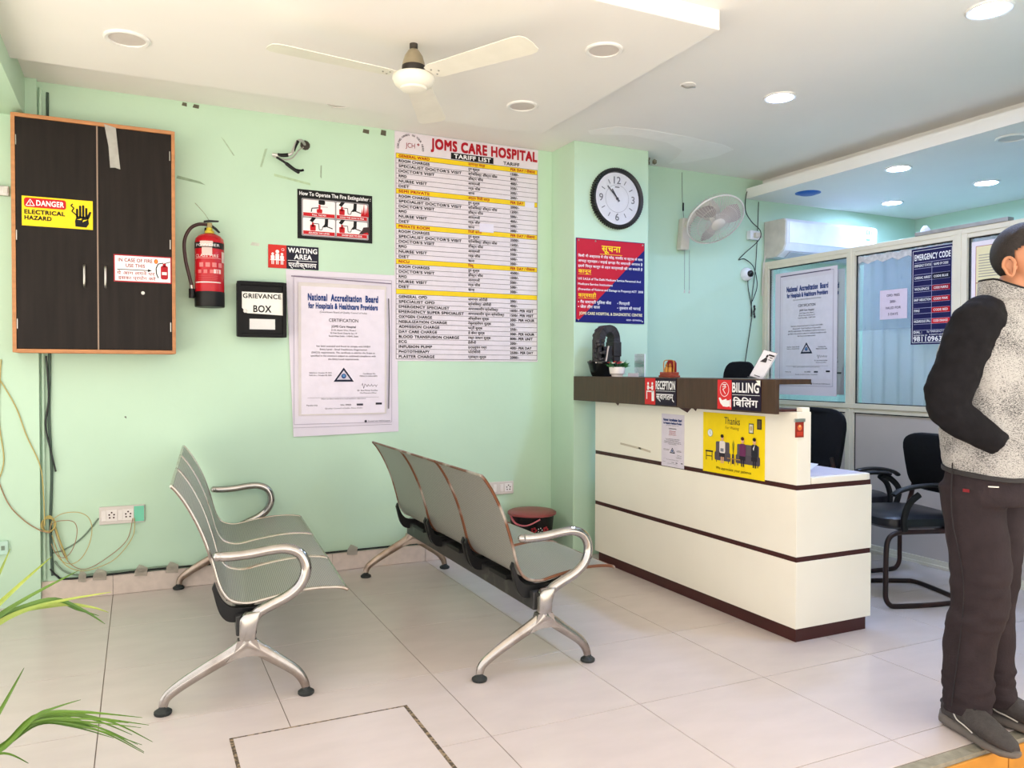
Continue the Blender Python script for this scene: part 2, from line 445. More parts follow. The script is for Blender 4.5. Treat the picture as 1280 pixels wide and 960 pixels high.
# ------------------------------------------------------------------ waiting benches
M_CAST = mat('cast_aluminium', (178, 175, 172), rough=0.17, metal=1.0, var=0.12, scale=14)
M_CAST2 = mat('tarnished_aluminium', (176, 160, 146), rough=0.36, metal=0.9, rgb2=(122, 92, 74), scale=7, thr=(0.48, 0.72))
M_CAST3 = mat('worn_aluminium', (176, 170, 164), rough=0.22, metal=0.95, rgb2=(128, 106, 92), scale=5, thr=(0.5, 0.7))
M_TRIM = mat('chrome_trim', (184, 178, 170), rough=0.25, metal=0.9, rgb2=(150, 120, 96), scale=9, thr=(0.58, 0.75))
M_RUST = mat('rusted_trim', (190, 182, 172), rough=0.4, metal=0.6, rgb2=(126, 82, 58), scale=6, thr=(0.36, 0.5))
M_BLK = mat('black_plastic', (18, 18, 19), rough=0.45, spec=0.35, var=0.1)
M_BEAM = mat('black_steel_beam', (58, 58, 58), rough=0.38, metal=0.4, rgb2=(96, 94, 90), scale=16, thr=(0.55, 0.75))
M_RUBBER = mat('dark_rubber', (44, 48, 48), rough=0.6)

def perforated():
    m = bpy.data.materials.new('perforated_steel'); m.use_nodes = True
    nt = m.node_tree; N = nt.nodes; L = nt.links; b = N['Principled BSDF']
    uv = N.new('ShaderNodeUVMap'); uv.uv_map = 'grid'
    sep = N.new('ShaderNodeSeparateXYZ'); L.new(uv.outputs[0], sep.inputs[0])
    def wave(out, k):
        a = N.new('ShaderNodeMath'); a.operation = 'MULTIPLY'; a.inputs[1].default_value = 2 * PI / k; L.new(out, a.inputs[0])
        c = N.new('ShaderNodeMath'); c.operation = 'COSINE'; L.new(a.outputs[0], c.inputs[0]); return c
    cx = wave(sep.outputs[0], 0.0075); cy = wave(sep.outputs[1], 0.0075)
    mu = N.new('ShaderNodeMath'); mu.operation = 'ADD'; L.new(cx.outputs[0], mu.inputs[0]); L.new(cy.outputs[0], mu.inputs[1])
    rp = N.new('ShaderNodeValToRGB')
    rp.color_ramp.elements[0].position = 0.55; rp.color_ramp.elements[0].color = lin((172, 171, 162))
    rp.color_ramp.elements[1].position = 0.75; rp.color_ramp.elements[1].color = lin((96, 98, 92))
    ad = N.new('ShaderNodeMath'); ad.operation = 'MULTIPLY_ADD'; ad.inputs[1].default_value = 0.25; ad.inputs[2].default_value = 0.5
    L.new(mu.outputs[0], ad.inputs[0]); L.new(ad.outputs[0], rp.inputs[0]); L.new(rp.outputs[0], b.inputs['Base Color'])
    b.inputs['Metallic'].default_value = 0.35; b.inputs['Roughness'].default_value = 0.42
    return m
M_PERF = perforated()

SHELL = [(-.222, .818), (-.205, .80), (-.165, .738), (-.118, .638), (-.083, .53), (-.062, .45), (-.043, .405), (-.012, .372), (.05, .358), (.12, .370), (.2, .383), (.28, .391), (.36, .389), (.405, .382), (.42, .374)]
def seat_shell(y0, y1, root, rust):
    P = smoothpath([(a, 0, b) for a, b in SHELL], 3)
    me = bpy.data.meshes.new('seat_shell'); bm = bmesh.new(); uvl = bm.loops.layers.uv.new('grid')
    n = len(P); acc = [0]
    for i in range(1, n): acc.append(acc[-1] + (P[i] - P[i - 1]).length)
    rows = []
    nw = 4
    for k in range(2):
        for i, p in enumerate(P):
            t = (P[min(i + 1, n - 1)] - P[max(i - 1, 0)]).normalized(); nr = Vector((-t.z, 0, t.x))
            if nr.z < 0 and i > n // 2: nr = -nr
            off = (0.0015 if k else -0.0015)
            rows.append([bm.verts.new(p + nr * off + Vector((0, y0 + (y1 - y0) * j / nw, 0))) for j in range(nw + 1)])
    def quad(a, b, c, d, ia, ja, ib, jb):
        f = bm.faces.new((a, b, c, d)); f.smooth = True
        for lp, (ii, jj) in zip(f.loops, ((ia, ja), (ib, ja), (ib, jb), (ia, jb))): lp[uvl].uv = ((y1 - y0) * jj / nw, acc[ii])
    for k in range(2):
        for i in range(n - 1):
            for j in range(nw):
                r0, r1 = rows[k * n + i], rows[k * n + i + 1]
                quad(r0[j], r1[j], r1[j + 1], r0[j + 1], i, j, i + 1, j + 1)
    for i in (0, n - 1):
        for j in range(nw):
            bm.faces.new((rows[i][j], rows[i][j + 1], rows[n + i][j + 1], rows[n + i][j]))
    bmesh.ops.recalc_face_normals(bm, faces=bm.faces[:])
    bm.to_mesh(me); bm.free()
    o = bpy.data.objects.new('seat_shell', me); COL.objects.link(o); o.parent = root; me.materials.append(M_PERF)
    for y in (y0, y1):
        MB().tube([p + Vector((0, y, 0)) for p in P], 0.0068, 8).build('edge_trim', rust, o, smooth=True)
    top = [(SHELL[0][0], y0, SHELL[0][1]), (SHELL[0][0], y1, SHELL[0][1])]
    MB().tube(top, 0.006, 6).build('edge_trim', rust, o, smooth=True)
    MB().tube([(SHELL[-1][0], y0, SHELL[-1][1]), (SHELL[-1][0], y1, SHELL[-1][1])], 0.006, 6).build('edge_trim', rust, o, smooth=True)
    return o
def make_bench(label, loc, rz, rust, cast_far):
    root = thing('waiting_bench', label, 'bench', loc, rz, 'steel waiting benches')
    L = 1.745
    w = (L - 0.09) / 3
    for k in range(3):
        y0 = 0.045 + k * w + 0.008; y1 = 0.045 + (k + 1) * w - 0.008
        seat_shell(y0, y1, root, rust)
        ym = (y0 + y1) / 2
        # curved black plastic carrier under each shell, at both edges
        for yy in (y0 + 0.012, y1 - 0.012):
            pr = smoothpath([(-.074, 0, .448), (-.062, 0, .41), (-.040, 0, .368), (.0, 0, .345), (.09, 0, .345), (.16, 0, .362)], 4)
            c = MB()
            up = [(p.x, p.z) for p in pr]; lo = [(p.x - 0.010, p.z - 0.050 * math.sin(PI * min(1, max(0.12, i / (len(pr) - 1))) * 0.92) - 0.006) for i, p in enumerate(pr)]
            c.prism(up + lo[::-1], (0, yy - 0.012, 0), (1, 0, 0), (0, 0, 1), (0, 0.024, 0)).build('seat_carrier', M_BLK, root, bevel=0.003)
        MB().box(-.03, ym - 0.09, .325, .11, ym + 0.09, .345).build('clamp_plate', M_BLK, root, bevel=0.003)
    MB().box(0.0, 0.02, 0.245, 0.075, L - 0.02, 0.322).build('beam', M_BEAM, root, bevel=0.006)
    for e, y in enumerate((0.0, L)):
        mc = M_CAST
        arm = smoothpath([(-.062, y, .558), (-.02, y, .555), (.05, y, .558), (.12, y, .567), (.18, y, .568), (.228, y, .548), (.252, y, .508), (.252, y, .462), (.228, y, .418), (.185, y, .385), (.13, y, .36), (.085, y, .338), (.055, y, .31)], 5)
        na = len(arm)
        rad = [0.0185 + 0.004 * (i / na) for i in range(na)]
        rad[0] = 0.012; rad[1] = 0.0175
        MB().tube(arm, rad, 12, flat=0.85, up=(0, 1, 0)).ball((-.062, y, .558), 0.0185, 12).build('armrest', mc, root, smooth=True)
        post = MB().prism([(.01, .235), (.068, .235), (.072, .28), (.09, .345), (.03, .338), (.012, .32)], (0, y - 0.022, 0), (1, 0, 0), (0, 0, 1), (0, 0.044, 0))
        post.build('post', mc, root, bevel=0.008, seg=3, smooth=True)
        lg = MB()
        for sgn, ft in ((-1, -.2515), (1, .2535)):
            pts = smoothpath([(.038 + sgn * .0, y, .225), (.038 + sgn * .045, y, .195), (.038 + sgn * .11 * (1.25 if sgn < 0 else 1), y, .148), (.038 + sgn * .175 * (1.3 if sgn < 0 else 1), y, .098), (ft - sgn * .012, y, .060), (ft, y, .024)], 4)
            n = len(pts)
            lg.tube(pts, [0.031 - 0.015 * (i / (n - 1)) ** 0.7 for i in range(n)], 10, flat=0.8, up=(0, 1, 0))
        lg.prism([(.005, .24), (.071, .24), (.085, .20), (.11, .17), (.06, .178), (.016, .178), (-.035, .165), (-.008, .20)], (0, y - 0.02, 0), (1, 0, 0), (0, 0, 1), (0, 0.04, 0))
        lo = lg.build('leg_frame', M_CAST3 if e == 0 else cast_far, root, smooth=True)
        for ft in (-.2515, .2535):
            MB().lathe([(0.028, 0.0), (0.031, 0.004), (0.031, 0.012), (0.024, 0.017), (0.016, 0.022), (0.014, 0.03)], 16, (ft, y, 0)).build('foot', M_RUBBER, lo, smooth=True)
    return root
a = math.radians(-4.2)
make_bench('grey perforated steel three-seat bench at the left, nearest the electrical cupboard', (.326, 3.077, 0), a, M_TRIM, M_CAST2)
make_bench('rusty-edged perforated steel three-seat bench with its back to the left bench', (1.485, 2.89, 0), 0.0, M_RUST, M_CAST2)

# ------------------------------------------------------------------ reception counter
M_CREAM = mat('cream_laminate', (246, 240, 225), rough=0.35, var=0.025, scale=2.5)
M_MAROON = mat('maroon_laminate', (66, 26, 24), rough=0.4, var=0.1, scale=8)
M_WOOD = mat('dark_walnut_laminate', (68, 47, 32), rough=0.38, var=0.22, scale=9, stretch=(6, 6, 0.6))
M_DESK = mat('lilac_desk_top', (214, 208, 222), rough=0.35, var=0.05, scale=6)
ct = thing('reception_counter', 'cream reception counter with maroon stripes and dark walnut ledge', 'counter', (2.71, 2.67, 0))
LC = 4.55 - 2.67
def cbox(name, x0, y0, z0, x1, y1, z1, m, bev=0.002): return MB().box(x0, y0, z0, x1, y1, z1).build(name, m, ct, bevel=bev)
cbox('plinth', 0.012, 0.012, 0, 0.465, LC - 0.16, 0.064, M_MAROON)
cbox('lower_panel', 0, 0, 0.064, 0.485, LC - 0.13, 0.371, M_CREAM)
cbox('stripe', 0.004, 0.004, 0.371, 0.481, LC - 0.13, 0.395, M_MAROON, 0)
cbox('middle_panel', 0, 0, 0.395, 0.485, LC - 0.13, 0.702, M_CREAM)
cbox('stripe', 0.004, 0.004, 0.702, 0.481, LC - 0.13, 0.725, M_MAROON, 0)
cbox('upper_panel', 0, 0, 0.725, 0.085, LC - 0.13, 1.06, M_CREAM)
cbox('post_cap', 0.035, 0.004, 1.06, 0.08, 0.04, 1.08, M_CREAM)
MB().prism([(0.092, 0.0), (0.455, 0.0), (0.478, 0.006), (0.485, 0.02), (0.485, LC - 0.13), (0.092, LC - 0.13)], (0, 0, 0.725), (1, 0, 0), (0, 1, 0), (0, 0, 0.03)).build('desk_top', M_CREAM, ct, bevel=0.004)
cbox('desk_mat', 0.10, 0.03, 0.755, 0.47, LC - 0.15, 0.757, M_DESK, 0)
cbox('ledge_fascia', -0.09, 0.042, 1.05, -0.068, LC, 1.209, M_WOOD, 0.0015)
cbox('ledge_top', -0.068, 0.08, 1.185, 0.168, LC, 1.209, M_WOOD, 0.0015)
cbox('ledge_base', -0.068, 0.042, 1.0605, 0.08, LC, 1.072, M_MAROON, 0)
for y in (0.45, 1.0, 1.55):
    cbox('ledge_rib', -0.068, y, 1.072, 0.12, y + 0.02, 1.185, M_WOOD, 0)
# chipped edge of the cream laminate under the ledge
ch = MB()
for y, w, h in ((4.16 - 2.67, 0.06, 0.014), (3.49 - 2.67, 0.14, 0.024), (3.40 - 2.67, 0.05, 0.012)):
    ch.add([(-0.0008, y + w / 2, 1.05), (-0.0008, y - w / 2, 1.05), (-0.0008, y - w * 0.2, 1.042 - h)], [(0, 1, 2)])
mb_build_flat(ch, 'chipped_edge', M_MAROON, ct, None)
pr = Print(ct, *FACE_BACK, base=0.0)
scr = MB()
for y, z, w in ((1.45, 0.80, 0.22), (1.25, 0.79, 0.12)):
    scr.add([(-0.0015, y, z), (-0.0015, y, z - 0.012), (-0.0015, y - w, z - 0.024), (-0.0015, y - w, z - 0.012)], [(0, 1, 2, 3)])
mb_build_flat(scr, 'scuff_mark', mat('scuff', (206, 194, 174), rough=0.7), ct, None)

# ------------------------------------------------------------------ office chairs
M_FABRIC = mat('black_fabric', (16, 16, 20), rough=0.8, spec=0.2, var=0.2, scale=40, bump=0.05, bscale=400)
M_LEATHER = mat('black_vinyl', (24, 24, 30), rough=0.35, var=0.15, scale=12)
M_TUBE = mat('dark_brown_tube', (44, 30, 28), rough=0.35, metal=0.3, rgb2=(66, 40, 34), scale=6)
def pad(mb, c, hx, hy, hz, ax, ay, az, rnd=0.6, n=16, bow=0.0):
    """rounded cushion: superellipse outline in ax/ay, domed along az"""
    c, ax, ay, az = V(c), V(ax), V(ay), V(az); rings = []
    for f, h in ((0.90, -1), (0.99, -0.55), (1.0, 0.0), (0.985, 0.55), (0.86, 1.0)):
        ring = []
        for k in range(n * 2):
            t = 2 * PI * k / (n * 2); e = 2 / 4.5
            x = math.copysign(abs(math.cos(t)) ** e, math.cos(t)) * hx * f; y = math.copysign(abs(math.sin(t)) ** e, math.sin(t)) * hy * f
            ring.append(c + ax * x + ay * y + az * (hz * h + bow * (x / hx) ** 2))
        rings.append(ring)
    mb.loft(rings); return mb
def make_visitor_chair(label, loc, rz, back_h=0.17, back_c=0.73):
    # local: faces +X, width along Y
    r = thing('cantilever_chair', label, 'chair', loc, rz, 'black office chairs behind the counter')
    w = 0.245; t = 0.0135
    fr = MB()
    side = lambda s: smoothpath([(-.22, s * (w - .03), .012), (-.02, s * w, .013), (.17, s * w, .013), (.215, s * w, .024), (.236, s * w, .06), (.238, s * w, .12), (.236, s * w, .30), (.225, s * w, .365), (.19, s * w, .395), (.12, s * w, .402), (-.10, s * w, .402), (-.17, s * w, .408), (-.215, s * w, .435), (-.238, s * w, .50), (-.25, s * (w - .02), .60), (-.262, s * (w - .04), .72)], 4)
    fr.tube(side(1), t, 10); fr.tube(side(-1), t, 10)
    fr.tube(smoothpath([(-.22, -(w - .03), .012), (-.245, -(w - .08), .012), (-.25, 0, .012), (-.245, (w - .08), .012), (-.22, w - .03, .012)], 4), t, 10)
    fr.cyl((.10, -w, .402), (.10, w, .402), 0.011, 10); fr.cyl((-.12, -w, .402), (-.12, w, .402), 0.011, 10)
    fr.build('tube_frame', M_TUBE, r, smooth=True)
    pad(MB(), (.0, 0, .445), .235, .235, .035, (1, 0, 0), (0, 1, 0), (0, 0, 1)).build('seat', M_LEATHER, r, smooth=True)
    az = Vector((.97, 0, -.18)).normalized(); ay = Vector((0, 1, 0)); ax = ay.cross(az)
    pad(MB(), (-.235, 0, back_c), .235, back_h, .028, (0, 1, 0), ax, az, bow=0.03).build('backrest', M_FABRIC, r, smooth=True)
    for s in (-1, 1):
        y = s * (w + .012)
        arm = smoothpath([(.16, y, .415), (.155, y, .50), (.13, y, .57), (.16, y, .615), (.14, y, .637), (.0, y, .648), (-.13, y, .635), (-.185, y, .60), (-.20, y, .53), (-.17, y, .45), (-.15, y, .41)], 5)
        n = len(arm)
        MB().tube(smoothpath([(.14, y, .41), (.145, y, .48), (.115, y, .555), (.06, y, .60)], 5), .015, 8, flat=1.2).build('arm_support', M_BLK, r, smooth=True)
        MB().tube(smoothpath([(-.13, y, .41), (-.165, y, .49), (-.17, y, .555), (-.12, y, .61), (-.06, y, .635)], 5), .015, 8, flat=1.2).build('arm_support', M_BLK, r, smooth=True)
        MB().tube(smoothpath([(.21, y, .598), (.17, y, .622), (.08, y, .642), (-.03, y, .648), (-.12, y, .638)], 5), [0.012] + [0.022] * 19 + [0.014], 10, flat=0.55, up=(0, 0, 1)).build('arm_pad', M_BLK, r, smooth=True)
    return r
b = math.atan2(.3, -.95)
make_visitor_chair('black cantilever visitor chair with curved arms in front of the grey panel', (3.83, 3.02, 0), b)
make_visitor_chair('black tall-backed chair standing beyond the lilac desk top', (4.10, 3.66, 0), math.radians(-6), back_h=0.23, back_c=0.79)
# swivel chair behind the counter, only the top of its back shows
sc = thing('swivel_chair', 'black high-backed swivel chair whose top shows above the walnut ledge', 'chair', (3.84, 4.42, 0), math.radians(-150), 'black office chairs behind the counter')
bs = MB()
for k in range(5):
    t = 2 * PI * k / 5
    bs.tube([(0, 0, .10), (.14 * math.cos(t), .14 * math.sin(t), .085), (.29 * math.cos(t), .29 * math.sin(t), .06)], [.026, .022, .015], 8)
o = bs.build('star_base', M_BLK, sc, smooth=True)
for k in range(5):
    t = 2 * PI * k / 5
    MB().lathe([(0.0, -.022), (.022, -.02), (.027, -.01), (.027, .01), (.022, .02), (0, .022)], 12, (.29 * math.cos(t), .29 * math.sin(t), .0275), (-math.sin(t), math.cos(t), 0)).build('caster', M_BLK, o, smooth=True)
MB().cyl((0, 0, .09), (0, 0, .43), .028, 14).build('gas_lift', M_BLK, sc, smooth=True)
pad(MB(), (0, 0, .48), .25, .25, .05, (1, 0, 0), (0, 1, 0), (0, 0, 1)).build('seat', M_FABRIC, sc, smooth=True)
MB().tube(smoothpath([(-.10, 0, .43), (-.24, 0, .45), (-.29, 0, .55), (-.29, 0, .80)], 4), .02, 8).build('back_bar', M_BLK, sc, smooth=True)
az = Vector((.99, 0, -.12)).normalized(); ay = Vector((0, 1, 0)); ax = ay.cross(az)
pad(MB(), (-.26, 0, .975), .125, .345, .035, (0, 1, 0), ax, az, bow=0.04).build('backrest', M_FABRIC, sc, smooth=True)
for s in (-1, 1):
    MB().tube(smoothpath([(.05, s * .26, .45), (.07, s * .29, .58), (.05, s * .29, .68), (-.14, s * .28, .69), (-.2, s * .26, .62)], 5), .018, 8).build('armrest', M_BLK, sc, smooth=True)
# ------------------------------------------------------------------ electrical cupboard
M_EBONY = mat('ebony_laminate', (32, 26, 23), rough=0.5, spec=0.22, var=0.25, scale=5, stretch=(8, 8, 0.5))
M_PINE = mat('orange_pine_edge', (186, 128, 82), rough=0.5, var=0.15, scale=10, stretch=(1, 1, 4))
M_STEEL = mat('brushed_steel', (190, 186, 178), rough=0.3, metal=0.9)
M_TAPE = mat('clear_tape', (206, 204, 196), rough=0.3, alpha=0.55, var=0.1, scale=30)
cx0, cx1, cz0, cz1, cyf = -0.572, 0.190, 1.335, 2.545, 4.68
cb = thing('electrical_cupboard', 'dark wall cupboard with orange wooden edge and two doors carrying stickers', 'cupboard', (cx0, cyf, cz0))
W, Hh = cx1 - cx0, cz1 - cz0
D1 = 4.829 - cyf
MB().box(0.004, 0.022, 0.004, W - 0.004, D1, Hh - 0.004).build('carcass', M_EBONY, cb)
fr = MB()
e = 0.018
for a in ((0, 0, e, Hh), (W - e, 0, W, Hh), (e, 0, W - e, e), (e, Hh - e, W - e, Hh)):
    fr.box(a[0], 0.0, a[1], a[2], D1 - 0.002, a[3])
fr.build('edge_frame', M_PINE, cb, bevel=0.002)
mid = -0.186 - cx0
for a, bb, hx, side in ((e + 0.001, mid - 0.0025, mid - 0.062, 0), (mid + 0.0025, W - e - 0.001, mid + 0.036, 1)):
    d = MB().box(a, 0.004, e + 0.002, bb, 0.02, Hh - e - 0.002).build('door', M_EBONY, cb, bevel=0.0015)
    hd = MB()
    hd.tube(smoothpath([(hx, 0.004, 0.345), (hx, -0.02, 0.36), (hx, -0.026, 0.40), (hx, -0.02, 0.445), (hx, 0.004, 0.46)], 4), 0.006, 8)
    hd.build('handle', M_STEEL, d, smooth=True)
    for hz in (0.12, 0.57, 1.05):
        xh = a + 0.001 if side == 0 else bb - 0.009
        MB().box(xh, 0.0015, hz, xh + 0.004, 0.0045, hz + 0.05).build('hinge', M_STEEL, d)
MB().box(mid - 0.0035, 0.001, e, mid + 0.0035, 0.006, Hh - e).build('door_edging', mat('edge_strip', (150, 128, 110), rough=0.5), cb)
tp = MB().prism([(0.42, Hh - 0.005), (0.475, Hh - 0.018), (0.482, Hh - 0.10), (0.495, Hh - 0.235), (0.47, Hh - 0.228), (0.447, Hh - 0.231), (0.44, Hh - 0.12)], (0, -0.0012, 0), (1, 0, 0), (0, 0, 1), (0, 0.001, 0)).build('tape_strip', M_TAPE, cb)
MB().cyl((0.60, 0.004, 0.325), (0.60, -0.006, 0.325), 0.009, 12).build('lock', M_STEEL, cb, smooth=True)
# danger sticker
st = thing('danger_sticker', 'yellow electrical hazard sticker with red danger bar on the left cupboard door', 'sign', (-0.526, cyf + 0.0035, 1.98))
MB().box(0, -0.0012, 0, 0.318, 0, 0.150).build('sheet', ink(YEL), st)
p = Print(st, *FACE_BACK, base=0.0014)
p.rrect(RED, 0.010, 0.094, 0.196, 0.142, 0.012).text(WHITE, 'DANGER', 0.064, 0.105, 0.026, 0.122, bold=0.03)
p.line(WHITE, [(0.018, 0.102), (0.056, 0.102), (0.037, 0.135), (0.018, 0.102)], 0.0035, 2).text(WHITE, '!', 0.037, 0.107, 0.016, align='C', bold=0.03)
p.text(BLACK, 'ELECTRICAL', 0.012, 0.061, 0.020, 0.178, bold=0.035).text(BLACK, 'HAZARD', 0.012, 0.031, 0.020, 0.118, bold=0.035)
p.poly(BLACK, [(0.238, 0.012), (0.288, 0.010), (0.300, 0.03), (0.296, 0.066), (0.244, 0.066), (0.236, 0.04)])
for k, (u, tp_) in enumerate(((0.246, 0.105), (0.260, 0.122), (0.274, 0.125), (0.288, 0.112))):
    p.rrect(BLACK, u - 0.0052, 0.06, u + 0.0052, tp_, 0.004, name='printed_shape')
p.poly(BLACK, [(0.292, 0.04), (0.304, 0.066), (0.312, 0.092), (0.303, 0.094), (0.292, 0.07)])
p.line(BLACK, [(0.226, 0.128), (0.218, 0.118), (0.232, 0.106), (0.222, 0.090), (0.240, 0.074), (0.246, 0.066)], 0.006, 1)
p.poly(YEL, [(0.244, 0.048), (0.268, 0.056), (0.264, 0.046), (0.296, 0.052), (0.270, 0.036), (0.274, 0.046)], 2)
p.done()
# in case of fire sticker
st = thing('fire_sticker', 'white red-edged in case of fire sticker on the right cupboard door', 'sign', (-0.112, cyf + 0.0035, 1.716))
MB().box(0, -0.0012, 0, 0.282, 0, 0.145).build('sheet', ink((170, 34, 46)), st)
p = Print(st, *FACE_BACK, base=0.0014)
p.rect((250, 246, 248), 0.006, 0.006, 0.276, 0.139).text((150, 22, 34), 'IN CASE OF FIRE', 0.022, 0.108, 0.018, 0.165, bold=0.02)
p.text((150, 22, 34), 'USE THIS', 0.058, 0.080, 0.017, 0.092, bold=0.02)
p.line(BLACK, [(0.016, 0.066), (0.168, 0.066)], 0.004, 2).poly(BLACK, [(0.165, 0.074), (0.185, 0.066), (0.165, 0.058)], 2)
p.text((150, 22, 34), 'ये आग लगने पर', 0.016, 0.040, 0.016, 0.182, bold=0.012).text((150, 22, 34), 'इसका प्रयोग करे', 0.022, 0.014, 0.016, 0.180, bold=0.012)
p.disc((226, 96, 40), 0.205, 0.117, 0.010, 2, 0.013).poly((236, 160, 60), [(0.2, 0.11), (0.21, 0.11), (0.206, 0.132)], 3)
p.rrect((176, 22, 36), 0.228, 0.022, 0.264, 0.096, 0.010, 2, 'printed_shape').rect((176, 22, 36), 0.238, 0.09, 0.254, 0.108, 2, 'printed_shape')
p.line(BLACK, [(0.240, 0.110), (0.215, 0.104), (0.205, 0.080), (0.207, 0.05), (0.216, 0.028)], 0.005, 3).rect((236, 226, 226), 0.234, 0.046, 0.258, 0.062, 3)
p.line((60, 60, 60), [(0.246, 0.108), (0.275, 0.118)], 0.004, 3)
p.done()

# ------------------------------------------------------------------ fire extinguisher
fx = thing('fire_extinguisher', 'red fire extinguisher hanging on the wall beside the dark cupboard', 'fire extinguisher', (0.372, 4.782, 1.603))
M_REDP = mat('red_enamel', (186, 22, 34), rough=0.25, var=0.08, scale=8)
MB().lathe([(0.078, 0.0), (0.080, 0.004), (0.080, 0.085)], 28).build('base_cap', M_BLK, fx, smooth=True)
cyl_ = MB().lathe([(0.079, 0.085), (0.079, 0.36), (0.075, 0.385), (0.06, 0.402), (0.04, 0.412), (0.026, 0.418)], 28).build('cylinder', M_REDP, fx, smooth=True)
MB().lathe([(0.026, 0.416), (0.026, 0.430), (0.018, 0.436), (0.016, 0.450)], 16).build('collar', mat('yellow_collar', (206, 186, 52), rough=0.5), fx, smooth=True)
M_BRASS = mat('dull_brass', (150, 136, 96), rough=0.4, metal=0.8)
v = MB().box(-0.014, -0.014, 0.448, 0.014, 0.014, 0.478).build('valve', M_BRASS, fx, bevel=0.003)
MB().prism([(-0.03, 0.478), (0.0, 0.483), (0.05, 0.487), (0.05, 0.494), (0.0, 0.494), (-0.03, 0.488)], (0, -0.008, 0), (1, 0, 0), (0, 0, 1), (0, 0.016, 0)).build('lever', M_BLK, v)
MB().prism([(0.012, 0.468), (0.036, 0.452), (0.058, 0.428), (0.05, 0.424), (0.028, 0.443), (0.012, 0.455)], (0, -0.008, 0), (1, 0, 0), (0, 0, 1), (0, 0.016, 0)).build('grip', M_BLK, v)
hp = smoothpath([(-0.014, -0.01, 0.466), (-0.06, -0.02, 0.462), (-0.105, -0.03, 0.43), (-0.133, -0.03, 0.36), (-0.128, -0.03, 0.26), (-0.108, -0.02, 0.17), (-0.095, -0.01, 0.115)], 6)
h = MB().tube(hp, 0.0095, 10).build('hose', mat('brown_black_hose', (58, 34, 32), rough=0.4), fx, smooth=True)
MB().cyl((-0.097, -0.01, 0.12), (-0.094, -0.01, 0.098), 0.011, 10).build('ferrule', M_STEEL, h, smooth=True)
MB().cyl((-0.094, -0.01, 0.10), (-0.094, -0.01, 0.048), 0.017, 12).build('nozzle', M_BLK, h, smooth=True)
wr = MB().box(-0.02, 0.06, 0.40, 0.02, 0.089, 0.46).build('wall_bracket', M_BLK, fx)
MB().tube(smoothpath([(0.0, 0.0, 0.49), (-0.025, 0.04, 0.54), (-0.07, 0.08, 0.60)], 5), 0.0012, 5).build('hanging_wire', M_BRASS, fx)
# printed wrap of the extinguisher: patches bent round the cylinder
def wrap(rgb, a0, a1, z0, z1, r=0.0796, nm='printed_label'):
    mb = MB(); n = max(2, int(abs(a1 - a0) / 0.12)); vs = []; fs = []
    for k in range(n + 1):
        a = a0 + (a1 - a0) * k / n
        vs += [(r * math.sin(a), -r * math.cos(a), z0), (r * math.sin(a), -r * math.cos(a), z1)]
        if k: fs.append((2 * k - 2, 2 * k, 2 * k + 1, 2 * k - 1))
    mb.add(vs, fs); mb_build_flat(mb, nm, ink(rgb), cyl_, None)
def wraptext(rgb, body, a0, z, h, ang, bold=0.02):
    vs, fs, x0, x1 = glyphs(body, bold); k = h / capheight(); mb = MB(); r = 0.0803
    mb.add([(r * math.sin(a0 + (x - x0) / (x1 - x0) * ang), -r * math.cos(a0 + (x - x0) / (x1 - x0) * ang), z + y * k) for x, y in vs], fs)
    mb_build_flat(mb, 'lettering', ink(rgb), cyl_, None)
wrap((34, 26, 26), -1.5, 1.2, 0.325, 0.36)
wrap((216, 196, 190), -0.75, 0.15, 0.335, 0.365, 0.0799); wrap((216, 192, 186), -0.6, 0.1, 0.285, 0.33, 0.0799)
wraptext(WHITE, 'POWDER', -1.1, 0.336, 0.014, 1.75); wraptext((236, 214, 210), 'CLASS FIRE', -1.15, 0.275, 0.016, 1.7)
wrap((220, 150, 150), -1.2, 0.8, 0.268, 0.271, 0.08); wrap((226, 206, 202), 0.2, 0.75, 0.185, 0.208, 0.08)
for i in range(4): wrap((216, 120, 120), -0.9 + 0.42 * i, -0.65 + 0.42 * i, 0.185, 0.205, 0.08); wrap((216, 130, 130), -0.8 + 0.45 * i, -0.5 + 0.45 * i, 0.22, 0.245, 0.08)
wrap((232, 222, 220), -1.2, 0.75, 0.132, 0.138, 0.08)
for i in range(5): wrap((200, 80, 84), -0.9, 0.5, 0.148 + 0.007 * i, 0.150 + 0.007 * i, 0.08)
wrap((222, 196, 190), 0.85, 1.3, 0.25, 0.31, 0.08)

# ------------------------------------------------------------------ signs on the rear wall
def board(name, label, cat, x0, z0, x1, z1, rgb, y=YB, th=0.004, group=None, part='board', m=None):
    r = thing(name, label, cat, (x0, y, z0), 0, group)
    MB().box(0, -th, 0, x1 - x0, -0.0006, z1 - z0).build(part, m or ink(rgb), r)
    return r, Print(r, *FACE_BACK, base=th + 0.0002), x1 - x0, z1 - z0

